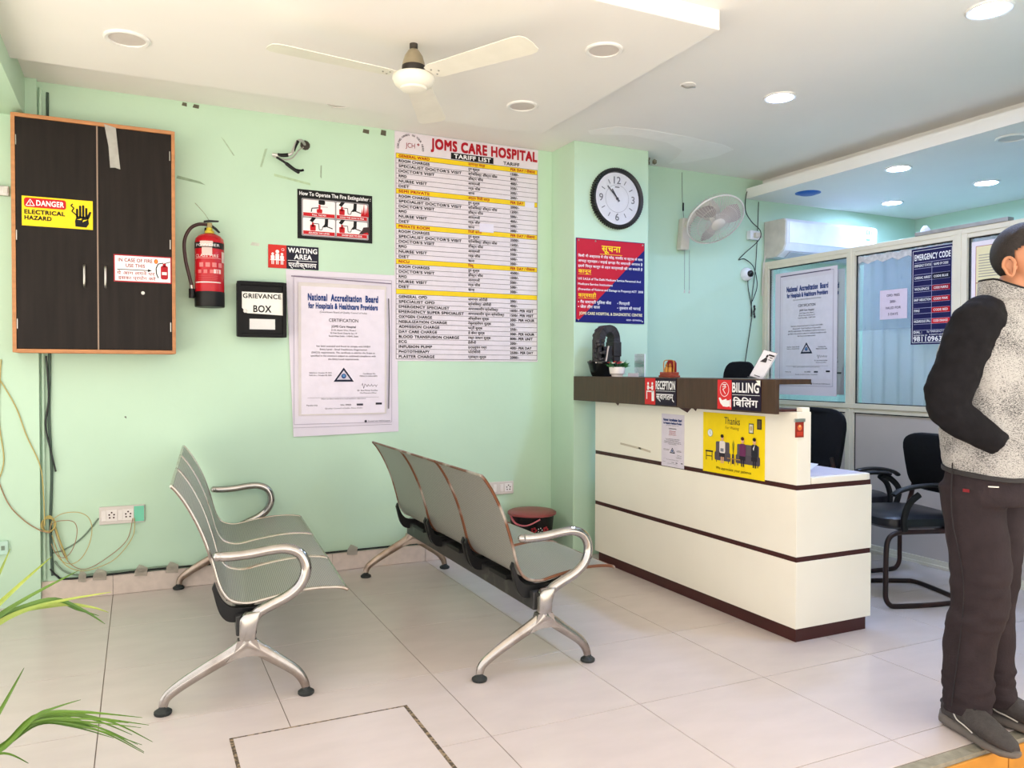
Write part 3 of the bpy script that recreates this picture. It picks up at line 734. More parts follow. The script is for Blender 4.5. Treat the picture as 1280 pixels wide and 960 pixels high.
# how to operate the fire extinguisher
r, p, w, h = board('instruction_sign', 'black and red fire extinguisher instruction sign with four pictures', 'sign', 0.878, 2.045, 1.340, 2.343, BLACK)
p.text(WHITE, 'How To Operate The Fire Extinguisher :', 0.012, h - 0.035, 0.022, w - 0.024, bold=0.025)
GR = (150, 146, 150)
p.rrect(GR, 0.024, 0.018, w - 0.024, h - 0.052, 0.008)
pw, ph = (w - 0.048 - 0.024) / 2, (h - 0.07 - 0.024) / 2
caps = (('PULL THE PIN', 'HOLD THE HOSE IN FIRE'), ('SQUEEZE THE LEVER', 'SWEEP SIDE TO SIDE'))
for j in range(2):
    for i in range(2):
        u = 0.032 + i * (pw + 0.008); q = 0.026 + (1 - j) * (ph + 0.008)
        p.rrect((246, 240, 242), u, q, u + pw, q + ph, 0.008, 2)
        p.rect(RED, u + 0.002, q + 0.002, u + pw - 0.002, q + 0.024, 3).text(WHITE, caps[j][i], u + pw / 2, q + 0.008, 0.009, align='C', bold=0.02, maxw=pw - 0.03, l=4)
        cxp = u + (0.10 if (i, j) == (0, 0) else 0.035 if i == 1 else 0.06)
        # little extinguisher, hose and arm drawn in each picture
        p.rrect(RED, cxp - 0.017, q + 0.026, cxp + 0.017, q + (0.05 if j == 0 and i == 0 else 0.062), 0.006, 3, 'printed_shape')
        p.rect(RED, cxp - 0.006, q + 0.05, cxp + 0.006, q + 0.076, 3, 'printed_shape')
        if (i, j) == (0, 0):
            p.line(BLACK, [(cxp - 0.05, q + 0.03), (cxp - 0.046, q + 0.052), (cxp - 0.006, q + 0.058)], 0.006, 3).line(GR, [(cxp, q + 0.064), (cxp + 0.05, q + 0.066)], 0.003, 3)
            p.rrect(BLACK, cxp - 0.006, q + 0.078, cxp + 0.034, q + 0.106, 0.008, 3, 'printed_shape')
        else:
            p.line(BLACK, [(cxp + 0.006, q + 0.07), (cxp + 0.035, q + 0.07), (cxp + 0.038, q + 0.035), (cxp + 0.055, q + 0.035), (cxp + 0.06, q + 0.055)], 0.004, 3)
            p.poly(BLACK, [(cxp - 0.02, q + 0.085), (cxp - 0.002, q + 0.076), (cxp + 0.02, q + 0.106), (cxp - 0.004, q + 0.108)], 3)
            ax_ = cxp + 0.085
            p.poly(BLACK, [(ax_ - 0.012, q + 0.104), (ax_ + 0.008, q + 0.104), (ax_ + 0.006, q + 0.06), (ax_ - 0.01, q + 0.052), (ax_ - 0.03, q + 0.05), (ax_ - 0.014, q + 0.07)], 3)
            p.line(BLACK, [(ax_ - 0.005, q + 0.058), (ax_ + 0.035, q + 0.046)], 0.006, 3)
            if i == 1 and j == 0:
                for du, hh in ((0.04, 0.05), (0.052, 0.085), (0.065, 0.06), (0.076, 0.075)):
                    p.poly(RED, [(ax_ + du - 0.008, q + 0.026), (ax_ + du + 0.008, q + 0.026), (ax_ + du + 0.002, q + 0.026 + hh)], 4)
            if i == 1 and j == 1:
                p.poly((60, 40, 40), [(ax_ + 0.02, q + 0.026), (ax_ + 0.09, q + 0.026), (ax_ + 0.088, q + 0.075), (ax_ + 0.05, q + 0.07), (ax_ + 0.04, q + 0.05)], 3)
                p.poly(RED, [(ax_ + 0.04, q + 0.026), (ax_ + 0.085, q + 0.026), (ax_ + 0.075, q + 0.04), (ax_ + 0.055, q + 0.034)], 4)
p.done()

# waiting area sign
r, p, w, h = board('waiting_area_sign', 'navy and red waiting area sign above the certificate poster', 'sign', 0.706, 1.858, 1.004, 1.997, (24, 24, 44))
p.rect((206, 48, 40), 0, 0, 0.106, h).text(WHITE, 'WAITING', 0.116, 0.098, 0.028, 0.172, bold=0.03, l=3).text(WHITE, 'AREA', 0.152, 0.060, 0.028, 0.104, bold=0.03, l=3)
p.line(WHITE, [(0.114, 0.050), (w - 0.01, 0.050)], 0.003, 2).text(WHITE, 'प्रतीक्षालय', 0.118, 0.012, 0.026, 0.166, bold=0.02, l=3)
for k, s in ((0, 0.8), (1, 1.15), (2, 0.8)):
    u = 0.026 + k * 0.027
    p.disc(WHITE, u, 0.052 + 0.040 * s, 0.0095 * s, 2).rrect(WHITE, u - 0.011, 0.052 + (-0.002 if k == 1 else 0), u + 0.011, 0.052 + 0.030 * s, 0.006, 2, 'printed_shape')
    p.rect(WHITE, u - 0.007, 0.022, u - 0.002, 0.052, 2, 'printed_shape').rect(WHITE, u + 0.002, 0.022, u + 0.007, 0.052, 2, 'printed_shape')
p.rect(WHITE, 0.012, 0.046, 0.094, 0.052, 3, 'printed_shape').ring(WHITE, 0.085, 0.112, 0.008, 0.002, 2)
p.done()

# grievance box
gb = thing('grievance_box', 'black wall-mounted grievance box with white paper label', 'box', (0.520, 4.80, 1.440))
w, h = 0.280, 0.322
MB().box(0.004, 0, 0.004, w - 0.004, 0.071, h - 0.004).build('case', mat('black_gloss', (12, 12, 14), rough=0.4, spec=0.2), gb, bevel=0.004)
f = MB()
for a in ((0, 0, 0.022, h), (w - 0.022, 0, w, h), (0.022, 0, w - 0.022, 0.022), (0.022, h - 0.022, w - 0.022, h)):
    f.box(a[0], -0.012, a[1], a[2], 0.004, a[3])
f.build('frame', mat('black_frame', (14, 14, 16), rough=0.45, spec=0.2), gb, bevel=0.003)
p = Print(gb, *FACE_BACK, base=0.0012)
p.poly((238, 236, 230), [(0.056, 0.138), (0.262, 0.130), (0.262, 0.262), (0.028, 0.262), (0.028, 0.168)], 1, 'paper_label')
p.text(BLACK, 'GRIEVANCE', 0.034, 0.226, 0.026, 0.215, bold=0.022, l=2).text(BLACK, 'BOX', 0.092, 0.146, 0.038, 0.100, bold=0.022, l=2)
p.rect((222, 222, 220), 0.070, 0.045, 0.214, 0.106, 1, 'paper_label')
p.done()
MB().cyl((0.046, 0.002, 0.150), (0.046, -0.008, 0.150), 0.011, 14).build('lock', M_STEEL, gb, smooth=True)

# certificate print, used on the big posters and the small sheet
BLU = (30, 62, 128); INK = (54, 50, 62)
def certificate(p, u0, v0, u1, v1, fine=True, small=False):
    W, H = u1 - u0, v1 - v0
    X = lambda a: u0 + a * W
    Y = lambda a: v0 + a * H
    c = X(0.5)
    p.text(BLU, 'National  Accreditation  Board', c, Y(0.895), 0.050 * H, 0.86 * W, bold=0.055, align='C')
    p.text(BLU, 'for Hospitals & Healthcare Providers', c, Y(0.832), 0.042 * H, 0.85 * W, bold=0.055, align='C')
    p.text(INK, '(Constituent Board of Quality Council of India)', c, Y(0.797), 0.014 * H, 0.58 * W, align='C')
    p.text(INK, 'CERTIFICATION', c, Y(0.727), 0.026 * H, 0.36 * W, align='C', bold=0.004)
    col = (196, 70, 70) if small else INK
    p.text(col, 'JOMS Care Hospital', c, Y(0.682), 0.017 * H, 0.30 * W, bold=0.02, align='C')
    for k, t in enumerate(('D-33, Shyam Vihar, Phase-1', '25 Feet Road, Dwarka Sec-19', 'South West Delhi - 110043, Delhi')):
        p.text(col, t, c, Y(0.655 - 0.024 * k), 0.012 * H, (0.30 + 0.03 * k) * W, align='C', bold=0.008)
    for k, (t, ww) in enumerate((('has been assessed and found to comply with NABH', 0.66), ('Entry Level - Small Healthcare Organisation', 0.58), ('(SHCO) requirements. The certificate is valid for the Scope as', 0.78), ('specified in the annexure subject to continued compliance with', 0.80), ('the Entry Level requirements.', 0.38))):
        p.text(INK, t, c, Y(0.525 - 0.026 * k), 0.013 * H, ww * W, align='C', bold=0.006)
    a, b_ = 0.125 * W, 0.115 * H
    ty = Y(0.245)
    p.poly((26, 34, 60), [(c - a, ty), (c + a, ty), (c, ty + b_)], 2).poly((196, 190, 204), [(c - a * 0.68, ty + 0.016 * H), (c + a * 0.68, ty + 0.016 * H), (c, ty + b_ * 0.80)], 3)
    p.disc(BLU, c, ty + b_ * 0.40, 0.030 * W, 4).disc((90, 140, 190), c, ty + b_ * 0.42, 0.018 * W, 5).rect((26, 34, 60), c - a * 0.62, ty + 0.004 * H, c + a * 0.62, ty + 0.017 * H, 4, 'printed_shape')
    p.text(INK, 'Valid from : October 09, 2023', X(0.08), Y(0.312), 0.010 * H, 0.27 * W, bold=0.008).text(INK, 'Valid thru : October 08, 2025', X(0.08), Y(0.292), 0.010 * H, 0.27 * W, bold=0.008)
    p.text(INK, 'Certificate No.', X(0.74), Y(0.305), 0.011 * H, 0.16 * W, bold=0.008).text(INK, 'PESHCO-2024-0092', X(0.70), Y(0.285), 0.011 * H, 0.22 * W, bold=0.008)
    sg = [(X(0.72 + 0.2 * t / 14), Y(0.213 + 0.018 * math.sin(t * 2.3) * (1.3 if t < 5 else 0.6))) for t in range(15)]
    p.line(INK, sg, 0.004 * W, 2)
    p.text(INK, 'Dr. Atul Mohan Kochhar', X(0.67), Y(0.168), 0.011 * H, 0.26 * W, bold=0.01).text(INK, 'Chief Executive Officer', X(0.70), Y(0.148), 0.010 * H, 0.21 * W)
    p.line(INK, [(X(0.06), Y(0.118)), (X(0.94), Y(0.118))], 0.002 * W, 2)
    p.text(INK, 'ISQua accredited standards for small healthcare organisations', c, Y(0.104), 0.009 * H, 0.55 * W, align='C')
    p.text(INK, 'Membership', X(0.05), Y(0.052), 0.012 * H, 0.13 * W).text(INK, 'S.No. 000003', X(0.46), Y(0.052), 0.012 * H, 0.13 * W, bold=0.01)
    p.rect((70, 66, 80), X(0.66), Y(0.050), X(0.74), Y(0.066), 2).rect((30, 28, 40), X(0.90), Y(0.055), X(0.98), Y(0.072), 2)
    p.text(INK, 'Quality Council of India, New Delhi', c, Y(0.026), 0.010 * H, 0.46 * W, align='C')

PAPER = (222, 214, 226)
M_PAPER = mat('poster_paper', PAPER, rough=0.4, var=0.03, scale=4)
def sheet_mesh(pts, th, bulge, N=10):
    """gently waving rectangular paper from four corners (u,w), towards -Y"""
    (a, b_, c, d) = [V((q[0], 0, q[1])) for q in pts]; vs = []; fs = []
    mb = MB()
    for side in (0, 1):
        for i in range(N + 1):
            for j in range(N + 1):
                s, t = i / N, j / N
                q = (a * (1 - s) + b_ * s) * (1 - t) + (d * (1 - s) + c * s) * t
                y = -0.004 - bulge * (0.5 + 0.5 * math.sin(s * 5 + t * 2.2)) * (1 - t) ** 1.5
                vs.append((q.x, y + (0 if side == 0 else th), q.z))
    K = (N + 1) ** 2
    for side in (0, 1):
        for i in range(N):
            for j in range(N):
                o = side * K
                f = (o + i * (N + 1) + j, o + (i + 1) * (N + 1) + j, o + (i + 1) * (N + 1) + j + 1, o + i * (N + 1) + j + 1)
                fs.append(f if side == 0 else f[::-1])
    mb.add(vs, fs); return mb
r = thing('certificate_poster', 'tall white accreditation certificate poster on the green wall beside the tariff board', 'poster', (0.808, YB, 0.842))
sheet_mesh([(0.042, 0.0), (0.703, 0.012), (0.690, 1.010), (0.0, 1.012)], 0.0008, 0.006).build('sheet', M_PAPER, r, smooth=True)
p = Print(r, *FACE_BACK, base=0.0125)
p.frame((176, 166, 182), 0.045, 0.075, 0.655, 0.975, 0.003, 1).line((120, 104, 126), [(0.03, 0.972), (0.652, 0.955)], 0.006, 2)
p.rect((214, 206, 204), 0.072, 0.128, 0.620, 0.938, 1)
p.rect((228, 220, 232), 0.088, 0.136, 0.608, 0.915, 2)
p.b += 0.0016
certificate(p, 0.094, 0.145, 0.600, 0.912)
p.line((60, 54, 62), [(0.634, 0.86), (0.640, 0.60), (0.634, 0.16)], 0.006, 3)
p.text(INK, 'Scanned with OKEN Scanner', 0.50, 0.080, 0.009, 0.145, l=3).disc(INK, 0.485, 0.084, 0.008, 3)
p.line((150, 140, 156), [(0.04, 0.055), (0.655, 0.060)], 0.002, 3)
p.done()

# tariff board
r, p, w, h = board('tariff_board', 'tall white hospital tariff list board with yellow section bars', 'sign', 1.486, 1.307, 2.513, 2.772, (226, 218, 226), th=0.006)
TR = (174, 20, 38)
p.text(TR, 'JOMS CARE HOSPITAL', 0.245, 1.383, 0.062, 0.772, bold=0.05)
p.rect(BLACK, 0.382, 1.330, 0.688, 1.372, 2).text(WHITE, 'TARIFF LIST', 0.405, 1.338, 0.026, 0.262, bold=0.03, l=3)
p.text(BLACK, 'TARIFF', 0.762, 1.335, 0.022, 0.120, bold=0.022)
p.text((150, 20, 40), 'JCH', 0.072, 1.368, 0.030, 0.062, bold=0.0).rect(TR, 0.148, 1.392, 0.166, 1.397, 2, 'printed_shape').rect(TR, 0.1545, 1.3855, 0.1595, 1.4035, 2, 'printed_shape')
mott = 'CARING HANDS IN YOUR NEED'
for k, chh in enumerate(mott):
    if chh == ' ': continue
    a = PI * 1.02 - (PI * 1.04) * k / (len(mott) - 1)
    p.text((70, 60, 70), chh, 0.105 + 0.078 * math.cos(a), 1.366 + 0.078 * math.sin(a), 0.012, align='C', bold=0.02, rot=a - PI / 2)
rows = []
SEC = [('ROOM CHARGES', 'रूम शुल्क'), ("SPECIALIST DOCTOR'S VISIT", 'स्पेशलिस्ट डॉक्टर फीस'), ("DOCTOR'S VISIT", 'डॉक्टर फीस'), ('RMO', 'आरएमओ'), ('NURSE VISIT', 'नर्स फीस'), ('DIET', 'खाना')]
for hd, hi, pr_, vals in (('GENERAL WARD', 'सामान्य वार्ड', 'PER DAY / रोजाना', (1500, 800, 400, 350, 300, 200)), ('SEMI PRIVATE', 'अर्द्ध निजी वार्ड', 'PER DAY', (2000, 1200, 500, 400, 300, 300)), ('PRIVATE ROOM', 'निजी कमरा', 'PER DAY / रोजाना', (2500, 1500, 600, 500, 500, 300)), ('NICU', 'निकू', 'PER DAY / रोजाना', (4500, None, 1000, 500, 500, 300))):
    rows.append((1, hd, hi, pr_))
    for (a_, b_), vv in zip(SEC, vals):
        if vv is not None: rows.append((0, a_, b_, '%d/-' % vv))
rows.append((1, '', '', ''))
rows += [(0,) + t for t in (('GENERAL OPD', 'सामान्य ओपीडी', '200/-'), ('SPECIALIST OPD', 'स्पेशलिस्ट ओपीडी', '400/-'), ('EMERGENCY SPECIALIST', 'आपातकालीन स्पेशलिस्ट', '1000/- PER VISIT'), ('EMERGENCY SUPER SPECIALIST', 'आपातकालीन सुपर स्पेशलिस्ट', '1500/- PER VISIT'), ('OXYGEN CHARGE', 'ऑक्सीजन शुल्क', '300/- PER HOUR'), ('NEBULIZATION CHARGE', 'नेबुलाइजेशन शुल्क', '50/-'), ('ADMISSION CHARGE', 'भर्ती शुल्क', '250/-'), ('DAY CARE CHARGE', 'डे केयर शुल्क', '300/- PER HOUR'), ('BLOOD TRANSFUSION CHARGE', 'रक्त आधान शुल्क', '800/- PER UNIT'), ('ECG', 'ईसीजी', '200/-'), ('INFUSION PUMP', 'इन्फ्यूशन पम्प', '400/- PER DAY'), ('PHOTOTHERAPY', 'फोटोथेरेपी', '2500/- PER DAY'), ('PLASTER CHARGE', 'प्लास्टर शुल्क', '2000/-'))]
top = 1.325; bot = 0.012; rh = (top - bot) / len(rows)
for k, (hd, a_, b_, c_) in enumerate(rows):
    y1 = top - k * rh; y0 = y1 - rh
    if hd: p.rect((240, 206, 30), 0.008, y0, w - 0.006, y1, 1, 'yellow_bar')
    p.line((90, 84, 92), [(0.008, y0), (w - 0.006, y0)], 0.0022, 2)
    c = (176, 40, 24) if hd else (40, 36, 42)
    if a_: p.text(c, a_, 0.026, y0 + 0.008, 0.0165, len(a_) * 0.0172, bold=0.035, l=3)
    if b_: p.text(c, b_, 0.505, y0 + 0.010, 0.0155, bold=0.02, l=3, maxw=0.29)
    if c_: p.text(c, c_, 0.815, y0 + 0.008, 0.0165, bold=0.035, l=3, maxw=w - 0.83)
p.line((90, 84, 92), [(0.008, bot), (0.008, top), (w - 0.006, top), (w - 0.006, bot), (0.008, bot)], 0.0025, 2)
# pieces of the print that have peeled or been pasted over
p.rect((226, 222, 240), 0.925, 1.062, 0.998, 1.100, 5, 'pasted_slip').rect((226, 222, 240), 0.585, 0.868, 0.690, 0.925, 5, 'pasted_slip')
p.done()

# ------------------------------------------------------------------ clock and notice on the column
ck = thing('wall_clock', 'round wall clock with black toothed rim and white dial', 'clock', (2.951, 4.558, 2.416))
R = 0.208
rim = MB(); n = 72; rings = []
for (rf, yy) in ((1.0, -0.001), (1.0, -0.03), (0.95, -0.042), (0.86, -0.034), (0.845, -0.014)):
    ring = []
    for k in range(n * 2):
        a = 2 * PI * k / (n * 2); tooth = (1.0 if (k % 2) else 0.945) if rf > 0.95 else 1.0
        ring.append((R * rf * tooth * math.cos(a), yy, R * rf * tooth * math.sin(a)))
    rings.append(ring)
rim.loft(rings).build('rim', mat('black_clock_rim', (26, 24, 24), rough=0.35), ck)
MB().disc((0, -0.016, 0), 0.177, (0, -1, 0), 48).build('dial', ink((236, 234, 238)), ck)
p = Print(ck, *FACE_BACK, base=0.017)
DG = (120, 118, 124)
for k in range(12):
    a = PI / 2 - k * PI / 6
    if k % 3: p.line(DG, [(0.112 * math.cos(a), 0.112 * math.sin(a)), (0.142 * math.cos(a), 0.142 * math.sin(a))], 0.006, 1)
for t, u, v_ in (('12', 0, 0.100), ('3', 0.128, -0.024), ('6', 0, -0.148), ('9', -0.128, -0.024)):
    p.text(DG, t, u, v_, 0.048, align='C', bold=0.01)
p.ring((150, 148, 152), 0, 0, 0.094, 0.002, 1, n=40).rect(DG, -0.018, 0.074, 0.018, 0.082, 1, 'maker_mark')
p.done()
for nm, ang, ln, wd in (('hour_hand', 10.86 / 12 * 2 * PI, 0.075, 0.008), ('minute_hand', 52.5 / 60 * 2 * PI, 0.112, 0.006)):
    d = Vector((math.sin(ang), 0, math.cos(ang))); q = Vector((d.z, 0, -d.x)) * wd / 2
    c0 = Vector((0, -0.021 - (0.003 if nm[0] == 'm' else 0), 0)); 
    mb = MB().obox(c0 + d * (ln / 2 - 0.012), d * (ln / 2 + 0.012), q, Vector((0, 0.0008, 0))); mb.build(nm, ink((70, 68, 74)), ck)
MB().lathe([(0.008, 0.016), (0.008, 0.026), (0.004, 0.028)], 12, (0, 0, 0), (0, -1, 0)).build('hub', ink((60, 58, 62)), ck)
MB().disc((0, -0.033, 0), 0.166, (0, -1, 0), 48).build('glass', M_ACRYL, ck)

r, p, w, h = board('notice_board', 'red and navy legal notice board in Hindi under the wall clock', 'sign', 2.638, 1.570, 3.187, 2.132, (24, 26, 104), y=4.558, th=0.004)
p.poly((190, 24, 46), [(0.004, h - 0.004), (w - 0.004, h - 0.004), (w - 0.004, h - 0.05), (0.03, 0.02), (0.004, 0.02)])
p.text(YEL, 'सूचना', w / 2, h - 0.078, 0.040, 0.150, bold=0.02, align='C').line(YEL, [(w / 2 - 0.09, h - 0.098), (w / 2 + 0.09, h - 0.098)], 0.003, 2)
for k, t in enumerate(('किसी भी अस्पताल में तोड़ फोड़, मारपीट या स्टाफ के साथ', 'अभद्र व्यवहार / लड़ाई झगड़ा गैर जमानती अपराध है', 'इसमें निम्न कानून के तहत कार्यवाही की जा सकती है')):
    p.text(WHITE, t, 0.016, h - 0.125 - 0.034 * k, 0.015, w - 0.034, bold=0.014)
p.text(YEL, 'कानून', 0.018, 0.330, 0.024, 0.098, bold=0.018).line(YEL, [(0.018, 0.322), (0.118, 0.322)], 0.002, 2)
for k, (t, ww) in enumerate((('U/S 3,4,5,6 of The Delhi Medicare Service Personnel And', 0.50), ('Medicare Service Institutions', 0.27), ('(Prevention of Violence and Damage to Property) ACT  2008', 0.52))):
    p.text(WHITE, t, 0.016, 0.285 - 0.035 * k, 0.014, ww, bold=0.014)
p.text(YEL, 'कार्यवाही', 0.018, 0.170, 0.024, 0.138, bold=0.018).line(YEL, [(0.018, 0.162), (0.158, 0.162)], 0.002, 2)
for u, v_, t, ww in ((0.016, 0.128, '• गैर जमानती पुलिस केस', 0.26), (0.016, 0.096, '• जेल तीन साल', 0.17), (0.326, 0.128, '• गिरफ्तारी', 0.10), (0.326, 0.096, '• नुकसान की भरपाई', 0.19)):
    p.text(WHITE, t, u, v_, 0.017, ww, bold=0.014)
p.text((240, 232, 190), 'JOMS CARE HOSPITAL & DIAGNOSTIC CENTRE', 0.026, 0.052, 0.018, w - 0.045, bold=0.024).text(WHITE, 'GOLD - GOYANDLA', 0.40, 0.020, 0.010, 0.125, bold=0.02)
p.done()
for u, v_ in ((0.018, h - 0.016), (w - 0.018, h - 0.016), (0.018, 0.016), (w - 0.018, 0.016), (0.15, h - 0.014)):
    MB().ball((u, -0.006, v_), 0.006, 8).build('screw', M_STEEL, r, smooth=True)
# ------------------------------------------------------------------ ceiling fan
M_FANW = mat('aged_white_enamel', (236, 232, 218), rough=0.35, var=0.04, scale=9)
M_BRZ = mat('antique_brass', (186, 174, 148), rough=0.3, metal=0.8, var=0.2, scale=10)
cf = thing('ceiling_fan', 'white three-blade ceiling fan with brass canopy and round hub', 'ceiling fan', (1.11, 3.35, 2.69))
MB().lathe([(0.0, 0.0), (0.018, 0.0), (0.018, -0.02), (0.012, -0.026), (0.012, -0.05)], 14).build('hook_cup', mat('dark_hook', (60, 54, 48), rough=0.6), cf, smooth=True)
MB().cyl((0, 0, -0.02), (0, 0, -0.10), 0.0095, 12).build('rod', M_STEEL, cf, smooth=True)
MB().lathe([(0.014, -0.022), (0.024, -0.03), (0.040, -0.055), (0.049, -0.085), (0.051, -0.100)], 24).build('canopy', M_BRZ, cf, smooth=True)
MB().lathe([(0.051, -0.098), (0.052, -0.118), (0.046, -0.128), (0.03, -0.13)], 24).build('coupling', mat('dark_gap', (40, 34, 28), rough=0.5), cf, smooth=True)
MB().lathe([(0.03, -0.128), (0.075, -0.133), (0.092, -0.142), (0.094, -0.155), (0.084, -0.178), (0.066, -0.192), (0.060, -0.194), (0.056, -0.202), (0.03, -0.209), (0.0, -0.211)], 36).build('hub', M_FANW, cf, smooth=True)
for ang in (186, 299, 62.5):
    t = math.radians(ang); d = Vector((math.cos(t), math.sin(t), 0)); q = Vector((-d.y, d.x, 0))
    tilt = math.radians(-8); up = Vector((0, 0, 1)); qq = (q * math.cos(tilt) + up * math.sin(tilt))
    nz = d.cross(qq).normalized()
    out = [(0.10, -0.045), (0.13, -0.058), (0.58, -0.072), (0.615, -0.066), (0.632, -0.045), (0.636, 0.0), (0.630, 0.05), (0.612, 0.066), (0.58, 0.070), (0.13, 0.052), (0.10, 0.040)]
    bl = MB().prism(out, Vector((0, 0, -0.146)) - nz * 0.0015, d, qq, nz * 0.003).build('blade', M_FANW, cf)
    MB().obox(Vector((0, 0, -0.140)) + d * 0.105, d * 0.045, qq * 0.02, nz * 0.002).build('blade_iron', M_FANW, bl, bevel=0.001)
    sw = MB()
    for a_, b_ in ((0.12, 0.02), (0.12, -0.02), (0.145, 0.0)):
        sw.ball(Vector((0, 0, -0.148)) + d * a_ + qq * b_, 0.005, 6)
    sw.build('rivet', M_STEEL, bl)

# ------------------------------------------------------------------ recessed ceiling lights
M_RINGW = mat('white_bezel', (236, 234, 230), rough=0.4)
M_DIFF = mat('pale_diffuser', (208, 200, 194), rough=0.5)
M_LED = mat('lit_diffuser', (255, 255, 255), rough=0.5, emit=LED_COLOR, estr=LED_POWER)
def downlight(x, y, z, r, lit, label, grp):
    o = thing('ceiling_light', label, 'light', (x, y, z), 0, grp)
    MB().lathe([(r, 0.0), (r, -0.006), (r * 0.93, -0.010), (r * 0.80, -0.008), (r * 0.79, -0.001)], 32).build('bezel', M_RINGW, o, smooth=True)
    MB().disc((0, 0, -0.003), r * 0.80, (0, 0, -1)).build('diffuser', M_LED if lit else M_DIFF, o)
    return o
g1, g2 = 'unlit round lights in the left ceiling slab', 'lit round ceiling lights'
downlight(-0.033, 3.835, 2.69, 0.094, False, 'unlit round ceiling light left of the fan', g1)
downlight(1.90, 3.037, 2.69, 0.086, False, 'unlit round ceiling light right of the fan, nearer the slab corner', g1)
downlight(1.90, 3.868, 2.69, 0.086, False, 'unlit round ceiling light above the tariff board heading', g1)
downlight(-0.033, 3.037, 2.69, 0.094, False, 'unlit round ceiling light over the left bench, beyond the upper edge', g1)
downlight(1.047, 4.515, 2.775, 0.080, False, 'unlit round light half hidden behind the rear edge of the slab', g1)
downlight(3.249, 2.152, 2.775, 0.092, True, 'lit round ceiling light at the upper right corner', g2)
downlight(3.241, 3.341, 2.775, 0.088, True, 'lit round light in the grey ceiling right of the fan slab', g2)
downlight(4.635, 3.687, 2.615, 0.086, True, 'lit round light in the right slab nearest its white edge', g2)
downlight(5.56, 3.689, 2.615, 0.090, True, 'lit round light in the right slab, the rightmost of its three', g2)
downlight(5.534, 4.458, 2.615, 0.085, True, 'lit round light in the right slab, the lowest of its three', g2)
downlight(4.628, 2.92, 2.615, 0.088, False, 'unlit round light in the right slab near the picture edge', g1)
o = thing('ceiling_outlet', 'blue round plastic outlet cover in the right ceiling slab', 'outlet cover', (4.657, 4.50, 2.615))
MB().lathe([(0.0, -0.018), (0.055, -0.016), (0.078, -0.008), (0.085, 0.0)], 28).build('cap', mat('blue_plastic', (34, 92, 176), rough=0.4), o, smooth=True)
MB().lathe([(0.085, -0.001), (0.094, -0.003), (0.094, 0.0)], 28).build('rim', mat('blue_rim', (50, 110, 190), rough=0.5), o)
o = thing('ceiling_hook', 'small broken metal bracket on the grey ceiling right of the fan slab', 'bracket', (2.664, 3.415, 2.775))
MB().lathe([(0.042, 0.0), (0.04, -0.004), (0.0, -0.005)], 14).build('plate', M_CEIL, o)
MB().tube(smoothpath([(-0.035, 0.01, -0.005), (-0.01, 0.0, -0.016), (0.02, -0.01, -0.012), (0.045, 0.0, -0.006)], 4), 0.005, 6).build('hook', M_STEEL, o)

# ------------------------------------------------------------------ wall fan
wf = thing('wall_fan', 'beige oscillating wall fan with wire guard hanging on the back wall', 'fan', (3.80, 4.86, 2.22))
M_BEIGE = mat('beige_plastic', (214, 206, 194), rough=0.45, var=0.04)
M_OLDC = mat('grey_cord', (120, 128, 122), rough=0.6)
M_WIRE = mat('guard_wire', (206, 198, 190), rough=0.4)
C = Vector((0.005, -0.31, 0.125)); nf = Vector((-.08, -.67, -.74)).normalized()
ux = nf.cross(Vector((0, 0, 1))).normalized(); uy = ux.cross(nf)
rr = 0.215
MB().obox((-0.055, -0.02, 0.06), (0.04, 0, 0), (0, 0.031, 0), (0.012, 0, 0.12)).build('wall_mount', M_BEIGE, wf, bevel=0.012, seg=3, smooth=True)
MB().tube(smoothpath([(-0.06, -0.03, 0.12), (-0.05, -0.08, 0.15), (-0.03, -0.12, 0.2), C - nf * 0.14], 5), 0.024, 10).build('neck', M_BEIGE, wf, smooth=True)
MB().lathe([(0.0, -0.20), (0.04, -0.195), (0.062, -0.17), (0.068, -0.12), (0.066, -0.08), (0.0, -0.075)], 22, C, nf).build('motor_housing', M_BEIGE, wf, smooth=True)
gd = MB()
circ = lambda r_, off, n=40: [C + nf * off + (ux * math.cos(2 * PI * k / n) + uy * math.sin(2 * PI * k / n)) * r_ for k in range(n)]
gd.tube(circ(rr, 0.0), 0.006, 6, closed=True)
gd.build('guard_rim', mat('guard_rim', (226, 222, 216), rough=0.4), wf, smooth=True)
fg = MB(); bgd = MB()
for k in range(60):
    a_ = 2 * PI * k / 60; dd = ux * math.cos(a_) + uy * math.sin(a_)
    fg.tube([C + nf * 0.052 + dd * 0.05, C + nf * 0.045 + dd * 0.12, C + nf * 0.022 + dd * 0.19, C + dd * rr], 0.0019, 4)
    bgd.tube([C - nf * 0.09 + dd * 0.06, C - nf * 0.088 + dd * 0.12, C - nf * 0.06 + dd * 0.19, C - nf * 0.02 + dd * (rr - 0.004), C + dd * rr], 0.0013, 4)
for r_, of in ((0.09, 0.049), (0.15, 0.037)): fg.tube(circ(r_, of), 0.002, 4, closed=True)
fg.build('front_guard', M_WIRE, wf); bgd.build('rear_guard', M_WIRE, wf)
MB().lathe([(0.0, 0.062), (0.04, 0.06), (0.052, 0.052), (0.052, 0.046), (0.0, 0.046)], 24, C, nf).build('badge', M_BEIGE, wf, smooth=True)
MB().lathe([(0.0, 0.03), (0.028, 0.026), (0.036, 0.0), (0.036, -0.03), (0.0, -0.03)], 18, C, nf).build('spinner', M_BEIGE, wf, smooth=True)
M_FBLADE = mat('smoky_fan_blade', (176, 164, 160), rough=0.35)
